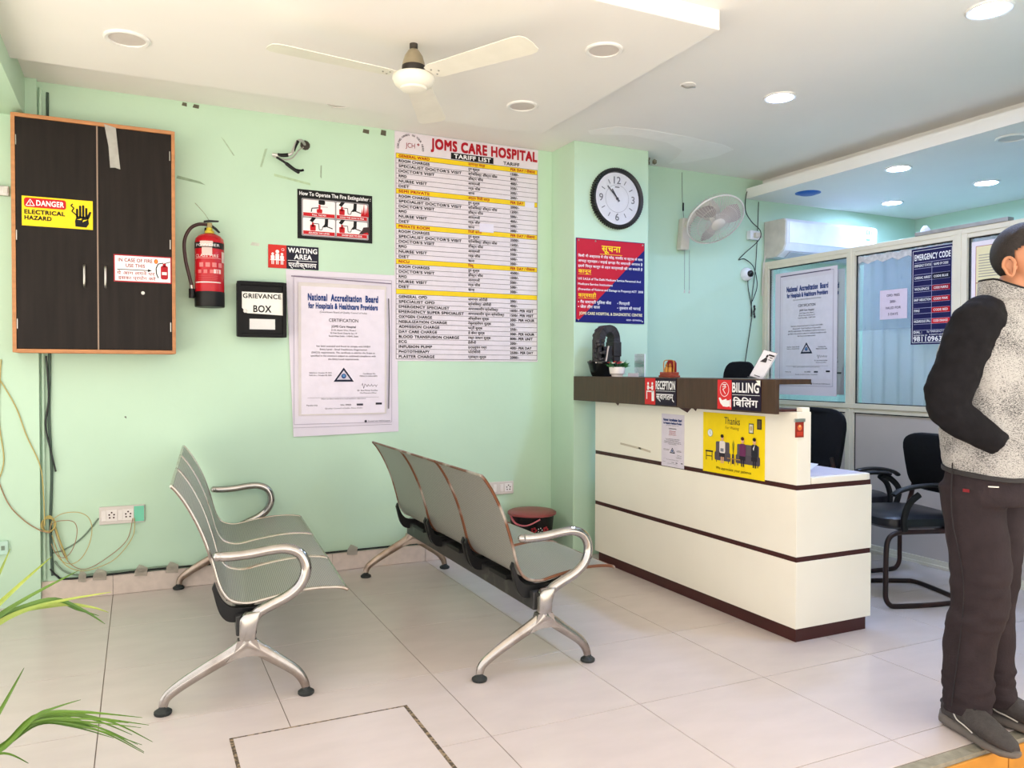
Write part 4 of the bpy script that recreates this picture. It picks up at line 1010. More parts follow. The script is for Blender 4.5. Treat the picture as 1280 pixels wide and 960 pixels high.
for k in range(3):
    a0 = 2 * PI * k / 3 + 0.5; bl = MB(); rings = []
    for i in range(7):
        r_ = 0.03 + (0.185 - 0.03) * i / 6; wd = 0.35 + 0.55 * math.sin(PI * (0.15 + 0.8 * i / 6)); row = []
        for j in range(7):
            a_ = a0 + wd * (j / 6 - 0.5) * 1.25
            row.append(C + (ux * math.cos(a_) + uy * math.sin(a_)) * r_ + nf * (0.022 * (j / 6 - 0.5) * 2))
        rings.append(row)
    vs_ = [q for row in rings for q in row] + [q - nf * 0.002 for row in rings for q in row]; fs_ = []
    for i in range(6):
        for j in range(6):
            o_ = i * 7 + j; fs_.append((o_, o_ + 7, o_ + 8, o_ + 1)); fs_.append((49 + o_, 49 + o_ + 1, 49 + o_ + 8, 49 + o_ + 7))
    bl.add(vs_, fs_).build('blade', M_FBLADE, wf, smooth=True)
for x in (-0.07, -0.025):
    s_ = MB().cyl((x, -0.05, -0.06), (x, -0.05, -0.37), 0.0016, 5).build('pull_cord', M_OLDC, wf)
    MB().lathe([(0.0, -0.012), (0.006, -0.01), (0.005, 0.004), (0.001, 0.014)], 8, (x, -0.05, -0.375)).build('cord_bead', M_BEIGE, s_, smooth=True)
MB().tube(smoothpath([(-0.05, -0.012, 0.16), (-0.055, -0.008, 0.26), (-0.06, -0.006, 0.34), (-0.065, -0.006, 0.53)], 5), 0.0016, 5).cyl((-0.055, -0.01, 0.24), (-0.055, -0.01, 0.30), 0.006, 8).build('power_cord', M_BLK, wf)

# ------------------------------------------------------------------ air conditioner
M_ACW = mat('white_abs', (232, 232, 236), rough=0.25)
ac = thing('air_conditioner', 'white split air conditioner on the wall above the glass partition', 'air conditioner', (4.567, YB - 0.001, 2.150))
prof = [(0.0, 0.0), (-0.13, 0.0), (-0.205, 0.045), (-0.228, 0.095), (-0.232, 0.27), (-0.215, 0.292), (0.0, 0.296)]
MB().prism(prof, (0.02, 0, 0), (0, 1, 0), (0, 0, 1), (0.98, 0, 0)).build('body', M_ACW, ac, bevel=0.006)
for x in (0.0, 1.0):
    MB().prism(prof, (x, 0, 0), (0, 1, 0), (0, 0, 1), (0.02, 0, 0)).build('end_cap', mat('dusty_abs', (206, 200, 190), rough=0.5, var=0.1, scale=12), ac, bevel=0.006)
MB().box(0.04, -0.2345, 0.10, 0.98, -0.23, 0.268).build('front_panel', M_ACW, ac, bevel=0.003)
MB().prism([(-0.14, -0.002), (-0.20, 0.036), (-0.204, 0.032), (-0.144, -0.006)], (0.08, 0, 0), (0, 1, 0), (0, 0, 1), (0.86, 0, 0)).build('louvre', mat('grey_abs', (190, 190, 196), rough=0.4), ac)
p = Print(ac, *FACE_BACK, base=0.235)
p.rect((84, 166, 214), 0.885, 0.175, 0.928, 0.262).rect((226, 238, 244), 0.892, 0.19, 0.92, 0.225, 2).rect((230, 236, 232), 0.932, 0.175, 0.965, 0.262).rect((110, 170, 120), 0.936, 0.23, 0.961, 0.254, 2).text((250, 250, 250), '5', 0.9, 0.235, 0.018, bold=0.02)
p.done()
MB().tube(smoothpath([(-0.004, -0.03, 0.02), (-0.02, -0.02, -0.06), (-0.025, -0.012, -0.3)], 5), 0.006, 6).build('drain_pipe', M_BEIGE, ac)

# ------------------------------------------------------------------ dome camera, junction box and their cables
cc = thing('dome_camera', 'small white dome security camera beside the partition frame', 'camera', (4.378, YB - 0.001, 2.015))
MB().lathe([(0.052, 0.0), (0.054, 0.01), (0.048, 0.03), (0.036, 0.048), (0.03, 0.052)], 24, (0, 0, 0), (0, -1, 0)).build('housing', M_ACW, cc, smooth=True)
MB().lathe([(0.026, 0.046), (0.026, 0.066), (0.018, 0.074), (0.0, 0.076)], 20, (-0.004, 0, 0.0), (0.05, -1, 0.0)).build('lens', mat('lens_black', (10, 10, 12), rough=0.1), cc, smooth=True)
jb = thing('junction_box', 'small white electrical junction box on the back wall above the dome camera', 'junction box', (4.435, YB - 0.001, 2.325))
MB().box(-0.05, -0.045, -0.035, 0.05, 0, 0.035).build('box', M_ACW, jb, bevel=0.005)
MB().box(-0.02, -0.075, -0.022, 0.03, -0.045, 0.016).build('plug', M_BEIGE, jb, bevel=0.004)
MB().box(0.05, -0.03, -0.012, 0.085, -0.012, 0.002).build('clip', M_STEEL, jb)
M_CABLE = mat('black_cable', (30, 34, 34), rough=0.45)
def cable(name, label, pts, r, m, cat='cable', grp=None, n=6):
    P_ = [V(q) for q in pts]; o_ = P_[0].copy()
    ob = MB().tube([q - o_ for q in smoothpath(P_, n)], r, 6).build(name, m, None, smooth=True)
    ob.location = o_; tag(ob, label, cat, grp); return ob
yw = YB - 0.010
cable('power_cable', 'black cable looping from the ceiling slab edge past the junction box', [(4.40, yw, 2.70), (4.37, yw, 2.64), (4.365, yw, 2.52), (4.40, yw - 0.03, 2.43), (4.455, yw - 0.07, 2.355), (4.44, yw - 0.07, 2.28), (4.36, yw, 2.18), (4.30, yw, 2.125), (4.36, yw, 2.135), (4.44, yw - 0.01, 2.08), (4.475, yw - 0.012, 1.98), (4.475, yw - 0.012, 1.90), (4.43, yw - 0.012, 1.80)], 0.0035, M_CABLE)
cable('camera_cable', 'thin dark cable hanging from the dome camera down to the counter', [(4.385, yw - 0.01, 1.965), (4.40, yw, 1.90), (4.425, yw, 1.80), (4.44, yw, 1.70), (4.425, yw, 1.60), (4.37, yw, 1.30), (4.33, yw, 1.05), (4.32, yw, 0.7)], 0.0035, M_CABLE)
cable('drain_cable', 'straight dark cable running down beside the air conditioner', [(4.50, yw, 2.60), (4.495, yw, 2.45), (4.485, yw, 2.25), (4.47, yw, 2.05), (4.44, yw, 1.85), (4.43, yw, 1.68)], 0.003, M_CABLE)
o = MB()
for k in range(5): o.ball((0.004 * math.sin(k * 2), 0, -0.02 * k), 0.011, 6, (1, 0.8, 1.3))
tag(o.build('cable_knot', M_CABLE, None, smooth=True, loc=(4.452, yw - 0.012, 1.76)), 'black taped cable joint hanging by the partition frame', 'cable')

# ------------------------------------------------------------------ bare wires left of the tariff board
M_CLAMP = mat('bent_metal', (196, 192, 188), rough=0.35, metal=0.6, var=0.2, scale=30)
bw = thing('broken_bracket', 'bent metal bracket with black wires sticking out of the green wall', 'bracket', (0.925, YB, 2.61))
MB().ball((0, -0.004, 0), 0.03, 10, (1, 0.4, 1)).build('hole', mat('dark_hole', (70, 66, 60), rough=1), bw)
MB().tube(smoothpath([(0.0, -0.005, 0.0), (-0.03, -0.05, 0.012), (-0.06, -0.07, -0.005), (-0.085, -0.08, -0.06), (-0.10, -0.085, -0.085), (-0.15, -0.085, -0.10), (-0.205, -0.08, -0.098)], 5), 0.009, 7).build('metal_strip', M_CLAMP, bw, smooth=True)
MB().tube(smoothpath([(-0.005, -0.005, -0.01), (-0.045, -0.04, -0.045), (-0.085, -0.07, -0.10), (-0.13, -0.07, -0.118), (-0.2, -0.07, -0.105)], 5), 0.004, 6).build('thin_wire', M_CLAMP, bw, smooth=True)
MB().tube(smoothpath([(-0.055, -0.07, 0.0), (-0.07, -0.075, -0.03), (-0.082, -0.078, -0.062)], 4), 0.010, 8).build('black_sleeve', M_BLK, bw, smooth=True)
MB().tube(smoothpath([(-0.115, -0.085, -0.092), (-0.15, -0.085, -0.098), (-0.175, -0.082, -0.098)], 4), 0.011, 8).build('black_sleeve', M_BLK, bw, smooth=True)
MB().tube(smoothpath([(-0.18, -0.07, -0.108), (-0.13, -0.07, -0.135), (-0.08, -0.07, -0.168), (-0.045, -0.07, -0.185)], 5), [0.007] * 6 + [0.011] * 9 + [0.006], 8).build('black_wire', M_BLK, bw, smooth=True)
MB().tube(smoothpath([(-0.075, -0.07, -0.17), (-0.04, -0.07, -0.172), (-0.022, -0.07, -0.166)], 4), 0.007, 7).build('black_wire', M_BLK, bw, smooth=True)
# torn paint and old tape marks on the wall
def mark(name, label, pts, rgb, y=YB, grp='old marks on the green wall', th=0.0012):
    c0 = pts[0]
    ob = MB().prism([(a_ - c0[0], b_ - c0[1]) for a_, b_ in pts], (0, 0, 0), (1, 0, 0), (0, 0, 1), (0, -th, 0)).build(name, mat('mark_%d_%d_%d' % rgb, rgb, rough=0.8, var=0.15, scale=30), None)
    ob.location = (c0[0], y - 0.0002, c0[1]); tag(ob, label, 'mark', grp)
mark('paint_scar', 'grey scuff line on the wall between cupboard and extinguisher', [(0.205, 2.335), (0.33, 2.318), (0.36, 2.312), (0.33, 2.330), (0.21, 2.352)], (150, 176, 146))
mark('plaster_chip', 'dark chipped plaster at the wall top left of the wires', [(0.235, 2.752), (0.262, 2.748), (0.262, 2.768), (0.24, 2.77)], (96, 92, 76))
mark('plaster_chip', 'second dark chip at the wall top left of the wires', [(0.292, 2.748), (0.325, 2.745), (0.328, 2.765), (0.3, 2.768)], (96, 92, 76))
mark('plaster_chip', 'dark chipped plaster at the wall top left of the tariff board', [(1.28, 2.735), (1.32, 2.73), (1.322, 2.755), (1.285, 2.757)], (96, 92, 76))
mark('plaster_chip', 'dark chip touching the upper left corner of the tariff board', [(1.395, 2.735), (1.43, 2.732), (1.432, 2.765), (1.40, 2.767)], (96, 92, 76))
mark('tape_remnant', 'strip of old tape under the bent bracket', [(0.742, 2.42), (0.955, 2.385), (0.957, 2.372), (0.744, 2.405)], (176, 202, 164))
mark('tape_remnant', 'small torn tape scrap above the grievance box', [(0.605, 1.985), (0.655, 1.982), (0.658, 1.998), (0.615, 2.004)], (196, 200, 186))

mark('scuff_mark', 'faint grey scratch right of the cupboard top', [(0.445, 2.60), (0.462, 2.585), (0.52, 2.50), (0.512, 2.50)], (166, 190, 160))
mark('scuff_mark', 'faint grey scratch left of the bent bracket', [(0.69, 2.56), (0.705, 2.565), (0.672, 2.45), (0.662, 2.452)], (166, 190, 160))
mark('scuff_mark', 'short grey scratch right of the bent bracket', [(1.018, 2.50), (1.026, 2.50), (1.024, 2.42), (1.016, 2.43)], (150, 170, 146))
mark('scuff_mark', 'small brown smudge low on the wall between the benches', [(1.62, 0.40), (1.66, 0.405), (1.655, 0.36), (1.64, 0.32), (1.63, 0.35)], (186, 196, 176))
mark('nail_hole', 'tiny dark nail hole on the wall above the double socket', [(-0.07, 0.985), (-0.06, 0.99), (-0.058, 0.975)], (90, 90, 80))
o = thing('pier_clip', 'small grey metal clip on the left pier beside the cupboard', 'clip', (-0.665, 4.8295, 2.145))
MB().box(0, -0.03, 0, 0.07, 0, 0.05).build('body', M_CLAMP, o, bevel=0.003); MB().box(0.045, -0.036, 0.012, 0.064, -0.03, 0.038).build('latch', M_STEEL, o)
# ------------------------------------------------------------------ power sockets
def socket_plate(label, x0, z0, x1, z1, n):
    r_ = thing('power_socket', label, 'power socket', (x0, YB, z0), 0, 'wall power sockets')
    w, h = x1 - x0, z1 - z0
    MB().box(0, -0.012, 0, w, -0.0005, h).build('plate', mat('socket_plate', (216, 208, 202), rough=0.4), r_, bevel=0.003)
    p = Print(r_, *FACE_BACK, base=0.0125)
    if n == 2:
        MB().box(w * 0.76, -0.0135, h * 0.06, w * 0.985, -0.011, h * 0.94).build('blank_insert', mat('mint_insert', (120, 208, 176), rough=0.5), r_)
        spots = ((0.27, 1), (0.63, 1)); sw = ((0.10, 0), (0.46, 0))
    else:
        spots = ((0.80, 1),); sw = ((0.30, 0), (0.55, 0))
    for f_, _ in spots:
        m_ = MB().box(w * f_ - 0.028, -0.015, h * 0.18, w * f_ + 0.028, -0.0115, h * 0.82).build('outlet', mat('outlet_face', (236, 230, 226), rough=0.35), r_, bevel=0.002)
        pp = Print(m_, *FACE_BACK, base=0.0153)
        for du, dv in ((-0.010, -0.012), (0.010, -0.012), (-0.012, 0.004), (0.012, 0.004), (0, 0.016)):
            pp.disc((60, 30, 28), w * f_ + du, h / 2 + dv, 0.0045, 1, name='pin_hole')
        pp.done()
    for f_, _ in sw:
        MB().box(w * f_ - 0.012, -0.017, h * 0.2, w * f_ + 0.012, -0.0115, h * 0.8).build('switch', mat('outlet_face', (236, 230, 226)), r_, bevel=0.003)
    return r_
socket_plate('white double power socket with mint insert low on the wall under the cupboard', -0.196, 0.393, 0.031, 0.491, 2)
socket_plate('white power socket behind the rusty-edged bench, beside the waste bin', 2.125, 0.402, 2.327, 0.489, 1)

# ------------------------------------------------------------------ loose wiring at the left pier
M_OLD = mat('yellow_wire', (190, 172, 104), rough=0.5); M_OLDR = mat('brown_wire', (164, 132, 98), rough=0.5); M_OLDG = mat('grey_green_wire', (120, 140, 122), rough=0.5)
yp = 4.83 - 0.006
xg = 'loose wires by the left pier'
cable('conduit', 'dark bundled cable running down the corner beside the left pier', [(-0.425, yw, 2.72), (-0.425, yw, 2.3), (-0.425, yw, 1.32), (-0.43, yw, 1.0), (-0.42, yw, 0.7), (-0.428, yw, 0.4), (-0.42, yw, 0.14)], 0.007, mat('dark_green_conduit', (64, 84, 72), rough=0.5), grp=xg)
cable('conduit', 'green painted pipe in the corner beside the left pier', [(-0.457, yw, 2.74), (-0.457, yw, 1.4), (-0.457, yw, 0.12)], 0.009, M_WALL, grp=xg)
cable('loose_wire', 'black wire end curling out of the corner under the cupboard', [(-0.44, yw - 0.01, 1.32), (-0.43, yw - 0.01, 1.1), (-0.445, yw - 0.01, 0.95), (-0.42, yw - 0.01, 0.80), (-0.40, yw - 0.01, 0.70)], 0.0045, M_CABLE, grp=xg)
cable('loose_wire', 'brown wire sagging across the left pier to the wire coil', [(-0.66, yp, 1.22), (-0.58, yp, 1.06), (-0.53, yp, 0.90), (-0.47, yp, 0.74), (-0.455, yp - 0.01, 0.60), (-0.45, yp - 0.012, 0.42)], 0.003, M_OLD, grp=xg)
cable('loose_wire', 'lower brown wire sagging across the left pier', [(-0.68, yp, 0.75), (-0.62, yp, 0.56), (-0.55, yp, 0.46), (-0.48, yp, 0.40), (-0.43, yp - 0.01, 0.38)], 0.003, M_OLDR, grp=xg)
cable('loose_wire', 'thin yellow wire along the left edge of the pier', [(-0.64, yp, 1.30), (-0.652, yp, 1.0), (-0.632, yp, 0.78), (-0.66, yp, 0.66)], 0.003, M_OLD, grp=xg)
for k, (a_, b_, m_, lb) in enumerate(((0.10, 0.14, M_OLD, 'large loop of yellow wire right of the coil'), (0.065, 0.10, M_OLDR, 'small loop of brown wire right of the coil'))):
    pts = [(-0.43 + a_ * (1 - math.cos(t)), yw - 0.034 - 0.012 * k, 0.36 + b_ * math.sin(t) + 0.02 * math.cos(2 * t)) for t in [i * 2 * PI / 12 for i in range(12)]]
    cable('loose_wire', lb, pts, 0.002, m_, grp=xg)
cl = MB()
for k in range(5):
    n_ = 20; cl.tube([(0.026 * math.cos(2 * PI * i / n_) * (1 + 0.08 * k), -0.004 * k, 0.045 * math.sin(2 * PI * i / n_) * (1 - 0.06 * k)) for i in range(n_)], 0.0035, 5, closed=True)
tag(cl.build('wire_coil', M_OLD, None, smooth=True, loc=(-0.435, yw - 0.012, 0.42)), 'small coil of yellow wire tied in the corner at socket height', 'cable', xg)
cable('loose_wire', 'brown wire drooping from the double socket to the coil', [(-0.030, YB - 0.018, 0.42), (-0.06, yw - .008, 0.30), (-0.16, yw - .008, 0.21), (-0.26, yw - .008, 0.16), (-0.33, yw - .008, 0.19), (-0.38, yw - .008, 0.28), (-0.41, yw - .008, 0.40)], 0.002, M_OLDR, grp=xg)
cable('loose_wire', 'yellow wire drooping lowest from the double socket', [(-0.022, YB - 0.018, 0.42), (-0.03, yw - .016, 0.32), (-0.11, yw - .016, 0.21), (-0.20, yw - .016, 0.165), (-0.29, yw - .016, 0.155), (-0.37, yw - .016, 0.21), (-0.42, yw - .016, 0.36)], 0.002, M_OLD, grp=xg)
cable('loose_wire', 'grey green wire slanting from the corner up to the double socket', [(-0.42, YB - 0.005, 0.26), (-0.36, YB - 0.005, 0.275), (-0.28, YB - 0.005, 0.33), (-0.20, YB - 0.005, 0.43)], 0.004, M_OLDG, grp=xg)
cable('loose_wire', 'short yellow wire hanging from the coil', [(-0.41, yw - 0.012, 0.42), (-0.385, yw - 0.012, 0.33), (-0.35, yw - 0.012, 0.22)], 0.0045, M_OLD, grp=xg)
ob = thing('pier_switch', 'small grey switch box low on the left pier', 'switch', (-0.69, 4.829, 0.285))
MB().box(0, -0.02, 0, 0.075, 0, 0.07).build('box', mat('mint_box', (190, 222, 206), rough=0.4), ob, bevel=0.004); MB().box(0.045, -0.024, 0.024, 0.06, -0.02, 0.046).build('button', M_OLDG, ob)
# floor cable along the skirting, held with tape
fc = thing('skirting_cable', 'black cable taped along the top of the skirting', 'cable', (-0.43, YB - 0.012, 0.118))
MB().tube(smoothpath([(0.0, 0, 0.06), (0.03, -0.004, 0.02), (0.10, -0.004, -0.004), (0.5, -0.004, 0.002), (1.0, -0.003, 0.0), (1.5, -0.003, 0.001), (2.0, -0.003, 0.002), (2.9, -0.003, 0.0)], 5), 0.006, 6).build('wire', M_CABLE, fc, smooth=True)
MB().tube(smoothpath([(0.02, 0, 0.10), (0.06, -0.004, 0.045), (0.14, -0.004, 0.012), (0.35, -0.004, 0.012), (0.6, -0.004, 0.014)], 5), 0.005, 6).build('wire', M_OLDG, fc, smooth=True)
for x, s_ in ((0.15, 0.02), (0.235, 0.035), (0.44, 0.034), (0.60, 0.034), (1.02, 0.036), (1.635, 0.034)):
    MB().prism([(x - s_, -0.022), (x + s_ * 0.9, -0.028), (x + s_, 0.018), (x + s_ * 0.2, 0.034), (x - s_ * 0.3, 0.04), (x - s_ * 0.9, 0.01)], (0, -0.0115, 0), (1, 0, 0), (0, 0, 1), (0, 0.001, 0)).build('tape_piece', mat('brown_tape', (186, 178, 164), rough=0.35, alpha=0.45), fc)
# ------------------------------------------------------------------ things on the glass partition
def sideboard(name, label, cat, y1, z0, y0, z1, rgb, x=4.5828, th=0.0022, m=None, part='sheet'):
    """sheet on a face looking to -X; y1 = far edge (left in view), y0 = near edge"""
    r = thing(name, label, cat, (x, y1, z0))
    MB().box(-th, -(y1 - y0), 0, -0.0003, 0, z1 - z0).build(part, m or ink(rgb), r)
    return r, Print(r, *FACE_SIDE, base=th + 0.0002), y1 - y0, z1 - z0
r, p, w, h = sideboard('glass_certificate_poster', 'lilac white accreditation certificate poster stuck on the left partition pane', 'poster', 4.755, 1.062, 4.140, 2.014, PAPER, m=M_PAPER)
p.frame((160, 150, 172), 0.055, 0.07, w - 0.035, h - 0.025, 0.003, 1).line((96, 84, 110), [(0.06, h - 0.028), (w - 0.06, h - 0.024)], 0.008, 2)
p.rect((226, 220, 232), 0.085, 0.125, w - 0.045, h - 0.06, 1); p.b += 0.001
certificate(p, 0.092, 0.135, w - 0.05, h - 0.075)
p.text(INK, 'Scanned with OKEN Scanner', w - 0.22, 0.085, 0.009, 0.165, l=3).disc(INK, w - 0.235, 0.089, 0.008, 3)
p.done()
r, p, w, h = sideboard('certificate_reflection', 'second certificate poster showing as a bluish strip behind the left partition pane', 'poster', 4.700, 1.075, 4.082, 1.985, PAPER, x=4.5915, m=M_PAPER)  # printed sheet stands in for the poster's reflection in the glass
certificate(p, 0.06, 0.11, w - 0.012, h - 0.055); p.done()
r, p, w, h = sideboard('emergency_code_board', 'navy emergency code board with red code boxes on the partition glass', 'sign', 3.536, 1.42, 3.240, 2.040, (26, 24, 78), th=0.004)
p.frame(WHITE, 0.012, 0.012, w - 0.012, h - 0.014, 0.003, 1)
p.text(WHITE, 'EMERGENCY CODE', 0.024, h - 0.075, 0.036, w - 0.045, bold=0.03)
ys_ = [0.528, 0.491, 0.452, 0.413, 0.376, 0.340, 0.305, 0.270, 0.235, 0.200, 0.165, 0.131, 0.092]
for y in ys_: p.line((196, 196, 226), [(0.022, y), (w - 0.022, y)], 0.002, 2)
p.line((196, 196, 226), [(0.148, 0.528), (0.148, 0.092)], 0.002, 2)
for k, (a_, b_, c_) in enumerate((('EMERGENCY STATUS', 'NAME OF CODE', None), ('CARDIAC ARREST', 'CODE BLUE', (12, 12, 40)), ('VIOLENCE', 'CODE PURPLE', (150, 14, 44)), ('BABY ABDUCTION', 'CODE PINK', (176, 12, 36)), ('FIRE', 'CODE RED', (190, 10, 24)), ('HAZARDOUS SPILL', 'CODE ORANGE', (206, 30, 40)))):
    y0 = ys_[2 * k + 1] if 2 * k + 1 < len(ys_) else 0.092; y1 = ys_[2 * k]
    if c_: p.rect(c_, 0.149, y0, w - 0.022, y1, 2)
    p.text(WHITE, a_, 0.025, y0 + 0.011, 0.015, maxw=0.118, bold=0.02, l=3).text(WHITE, b_, (0.149 + w - 0.022) / 2, y0 + 0.011, 0.014, maxw=0.098, align='C', bold=0.02, l=3)
p.text(WHITE, 'DIAL :', 0.022, 0.072, 0.015, 0.06, bold=0.03).text(WHITE, 'Say "EMERGENCY CODE"', 0.118, 0.076, 0.011, w - 0.142, bold=0.015).text(WHITE, 'PHOENIX DIAL 100', 0.022, 0.054, 0.009, 0.098, bold=0.015).text(WHITE, '& EXACT LOCATION', 0.135, 0.057, 0.009, w - 0.16, bold=0.015)
p.text(WHITE, '9811096349', 0.022, 0.020, 0.030, w - 0.045, bold=0.025)
p.done()
r, p, w, h = sideboard('fees_notice', 'pale pink paper notice of doctor fees taped to the frosted pane', 'paper', 3.779, 1.597, 3.568, 1.795, (222, 208, 226), th=0.0012)
for k, t in enumerate(('OPD FEES', '200/-', 'VALID FOR', '5 DAYS')):
    p.text((84, 78, 100), t, w / 2, h - 0.046 - 0.042 * k, 0.016, align='C', bold=0.012)
p.done()
r, p, w, h = sideboard('code_chart', 'cream picture chart with red lines on the right partition pane', 'poster', 3.126, 1.30, 2.45, 2.030, (236, 226, 232), th=0.002)
p.rect((234, 222, 178), 0.028, 0.03, w - 0.03, h - 0.03).text(INK, 'DISASTER CODES', w / 2, h - 0.062, 0.020, align='C', bold=0.02)
for k in range(9):
    p.line((176, 166, 150), [(0.045, h - 0.085 - 0.016 * k), (w - 0.05, h - 0.085 - 0.016 * k)], 0.006, 2)
for y in (0.45, 0.30, 0.15): p.line((150, 40, 60), [(0.028, y + 0.03), (w - 0.03, y + 0.03)], 0.004, 2)
p.frame((170, 60, 80), 0.028, 0.03, w - 0.03, h - 0.03, 0.003, 2)
for j, y in enumerate((0.345, 0.195, 0.05)):
    for i in range(6):
        u = 0.085 + i * 0.10; c_ = ((120, 160, 196), (90, 90, 80), (150, 60, 60))[(i + j) % 3]
        p.disc((196, 150, 110), u, y + 0.108, 0.011, 3).rect(c_, u - 0.016, y + 0.05, u + 0.016, y + 0.098, 3, 'printed_shape').rect((140, 90, 60), u - 0.012, y, u + 0.012, y + 0.05, 3, 'printed_shape')
p.done()
# frosted film and tape on the middle pane
o = MB().box(4.589, 3.242, 1.530, 4.5905, 3.962, 2.02).build('window_film', mat('blue_film', (206, 218, 244), rough=0.3, alpha=0.3, var=0.04, scale=40), None)
tag(o, 'pale blue film across the upper half of the middle partition pane', 'film')
tz = MB(); seg = 18
pts = []
for k in range(seg + 1):
    y = 3.962 - 0.72 * k / seg; pts.append((y, 2.02 + 0.012 * math.sin(k * 2.1), 2.052 - 0.006 * (k % 3)))
for k in range(seg):
    a_, b_ = pts[k], pts[k + 1]
    tz.add([(4.5820 - 0.002 * (k % 2), a_[0], a_[1] - 0.02), (4.5820 - 0.002 * ((k + 1) % 2), b_[0], b_[1] - 0.02), (4.582, b_[0], b_[2]), (4.582, a_[0], a_[2])], [(0, 1, 2, 3)])
o = tz.build('masking_tape', mat('crumpled_tape', (206, 204, 206), rough=0.25, var=0.2, scale=40, bump=0.5, bscale=60), None)
tag(o, 'crumpled clear tape along the top of the middle partition pane', 'tape')
# white curtain behind the middle pane
def curtain_mesh(x, y0, y1, z0, z1, amp, wl):
    vs_ = []; fs_ = []; n = 90
    for side in (0, 1):
        for k in range(n + 1):
            y = y0 + (y1 - y0) * k / n
            for z, f_ in ((z0, 1.0), ((z0 + z1) / 2, 0.85), (z1, 0.5)):
                vs_.append((x + amp * f_ * math.sin(2 * PI * y / wl + 0.4 * math.sin(y * 17)) + 0.003 * side, y, z))
    K = (n + 1) * 3
    for side in (0, 1):
        for k in range(n):
            for j in range(2):
                a_ = side * K + k * 3 + j; f = (a_, a_ + 3, a_ + 4, a_ + 1)
                fs_.append(f if side == 0 else f[::-1])
    return MB().add(vs_, fs_)
def curtain_mat():
    m = bpy.data.materials.new('white_curtain'); m.use_nodes = True
    nt = m.node_tree; N = nt.nodes; Lk = nt.links; N.remove(N['Principled BSDF'])
    tc = N.new('ShaderNodeTexCoord'); nz_ = N.new('ShaderNodeTexNoise'); nz_.inputs['Scale'].default_value = 9
    Lk.new(tc.outputs['Object'], nz_.inputs['Vector'])
    rp = N.new('ShaderNodeValToRGB'); rp.color_ramp.elements[0].color = lin((238, 239, 242)); rp.color_ramp.elements[1].color = lin((250, 250, 252)); Lk.new(nz_.outputs['Fac'], rp.inputs[0])
    d = N.new('ShaderNodeBsdfDiffuse'); t = N.new('ShaderNodeBsdfTranslucent'); mx = N.new('ShaderNodeMixShader'); mx.inputs[0].default_value = 0.5
    Lk.new(rp.outputs[0], d.inputs[0]); Lk.new(rp.outputs[0], t.inputs[0]); Lk.new(d.outputs[0], mx.inputs[1]); Lk.new(t.outputs[0], mx.inputs[2])
    Lk.new(mx.outputs[0], N['Material Output'].inputs[0]); return m
M_CURT = curtain_mat()
o = thing('curtain', 'white gathered curtain hanging behind the middle and right partition panes', 'curtain', (4.68, 2.45, 0.9))
curtain_mesh(0, 0.0, 1.54, 0, 1.17, 0.018, 0.105).build('cloth', M_CURT, o, smooth=True)
MB().cyl((0, -0.05, 1.172), (0, 1.56, 1.172), 0.008, 10).build('rod', M_STEEL, o, smooth=True)
o = thing('plastic_sheet', 'narrow clear plastic sheet hanging beside the left pane mullion', 'sheet', (4.625, 4.045, 1.03))
curtain_mesh(0, 0.0, 0.06, 0, 0.98, 0.006, 0.05).build('film', mat('cloudy_plastic', (214, 222, 226), rough=0.3, alpha=0.6), o, smooth=True)
o = thing('crumpled_bag', 'crumpled white plastic bag lying on top of the partition', 'bag', (4.585, 3.445, 2.119))
mb = MB(); rg = random.Random(4)
for i in range(6):
    pass
rings = []
for z, r0 in ((0.0, 0.03), (0.02, 0.034), (0.045, 0.024), (0.065, 0.010)):
    rings.append([(r0 * 0.6 * (1 + 0.3 * rg.random()) * math.cos(2 * PI * k / 9), r0 * (1 + 0.4 * rg.random()) * math.sin(2 * PI * k / 9), z) for k in range(9)])
mb.loft(rings).build('bag', mat('white_plastic_bag', (222, 222, 240), rough=0.4), o)

# ------------------------------------------------------------------ counter signs
r, p, w, h = sideboard('reception_sign', 'red and black reception sign on the walnut ledge', 'sign', 3.727, 1.057, 3.440, 1.205, (30, 22, 40), x=2.6198, th=0.004, part='board')
p.rect((206, 44, 46), 0, 0, 0.100, h).text(WHITE, 'RECEPTION', 0.106, 0.088, 0.044, 0.174, bold=0.03, l=3).line(WHITE, [(0.106, 0.078), (w - 0.006, 0.078)], 0.002, 2).text(WHITE, 'स्वागतम्', 0.112, 0.032, 0.032, 0.160, bold=0.022, l=3)
for u in (0.032, 0.072): p.disc(WHITE, u, 0.118, 0.008, 2).rrect(WHITE, u - 0.009, 0.082, u + 0.009, 0.108, 0.005, 2, 'printed_shape')
p.line(WHITE, [(0.038, 0.100), (0.052, 0.090), (0.066, 0.100)], 0.005, 2).rect(WHITE, 0.016, 0.070, 0.082, 0.078, 2, 'printed_shape').rect(WHITE, 0.016, 0.03, 0.024, 0.07, 2, 'printed_shape').rect(WHITE, 0.066, 0.02, 0.090, 0.078, 2, 'printed_shape')
p.done()
r, p, w, h = sideboard('billing_sign', 'red and black billing sign with rupee and hand symbol on the walnut ledge', 'sign', 3.104, 1.058, 2.803, 1.203, (28, 20, 44), x=2.6198, th=0.004, part='board')
p.rect((214, 46, 50), 0, 0, 0.103, h).text(WHITE, 'BILLING', 0.110, 0.087, 0.044, 0.180, bold=0.03, l=3).line(WHITE, [(0.108, 0.074), (w - 0.006, 0.074)], 0.002, 2).text(WHITE, 'बिलिंग', 0.116, 0.018, 0.034, 0.168, bold=0.022, l=3)
p.ring(WHITE, 0.052, 0.098, 0.033, 0.003, 2, 0.036)
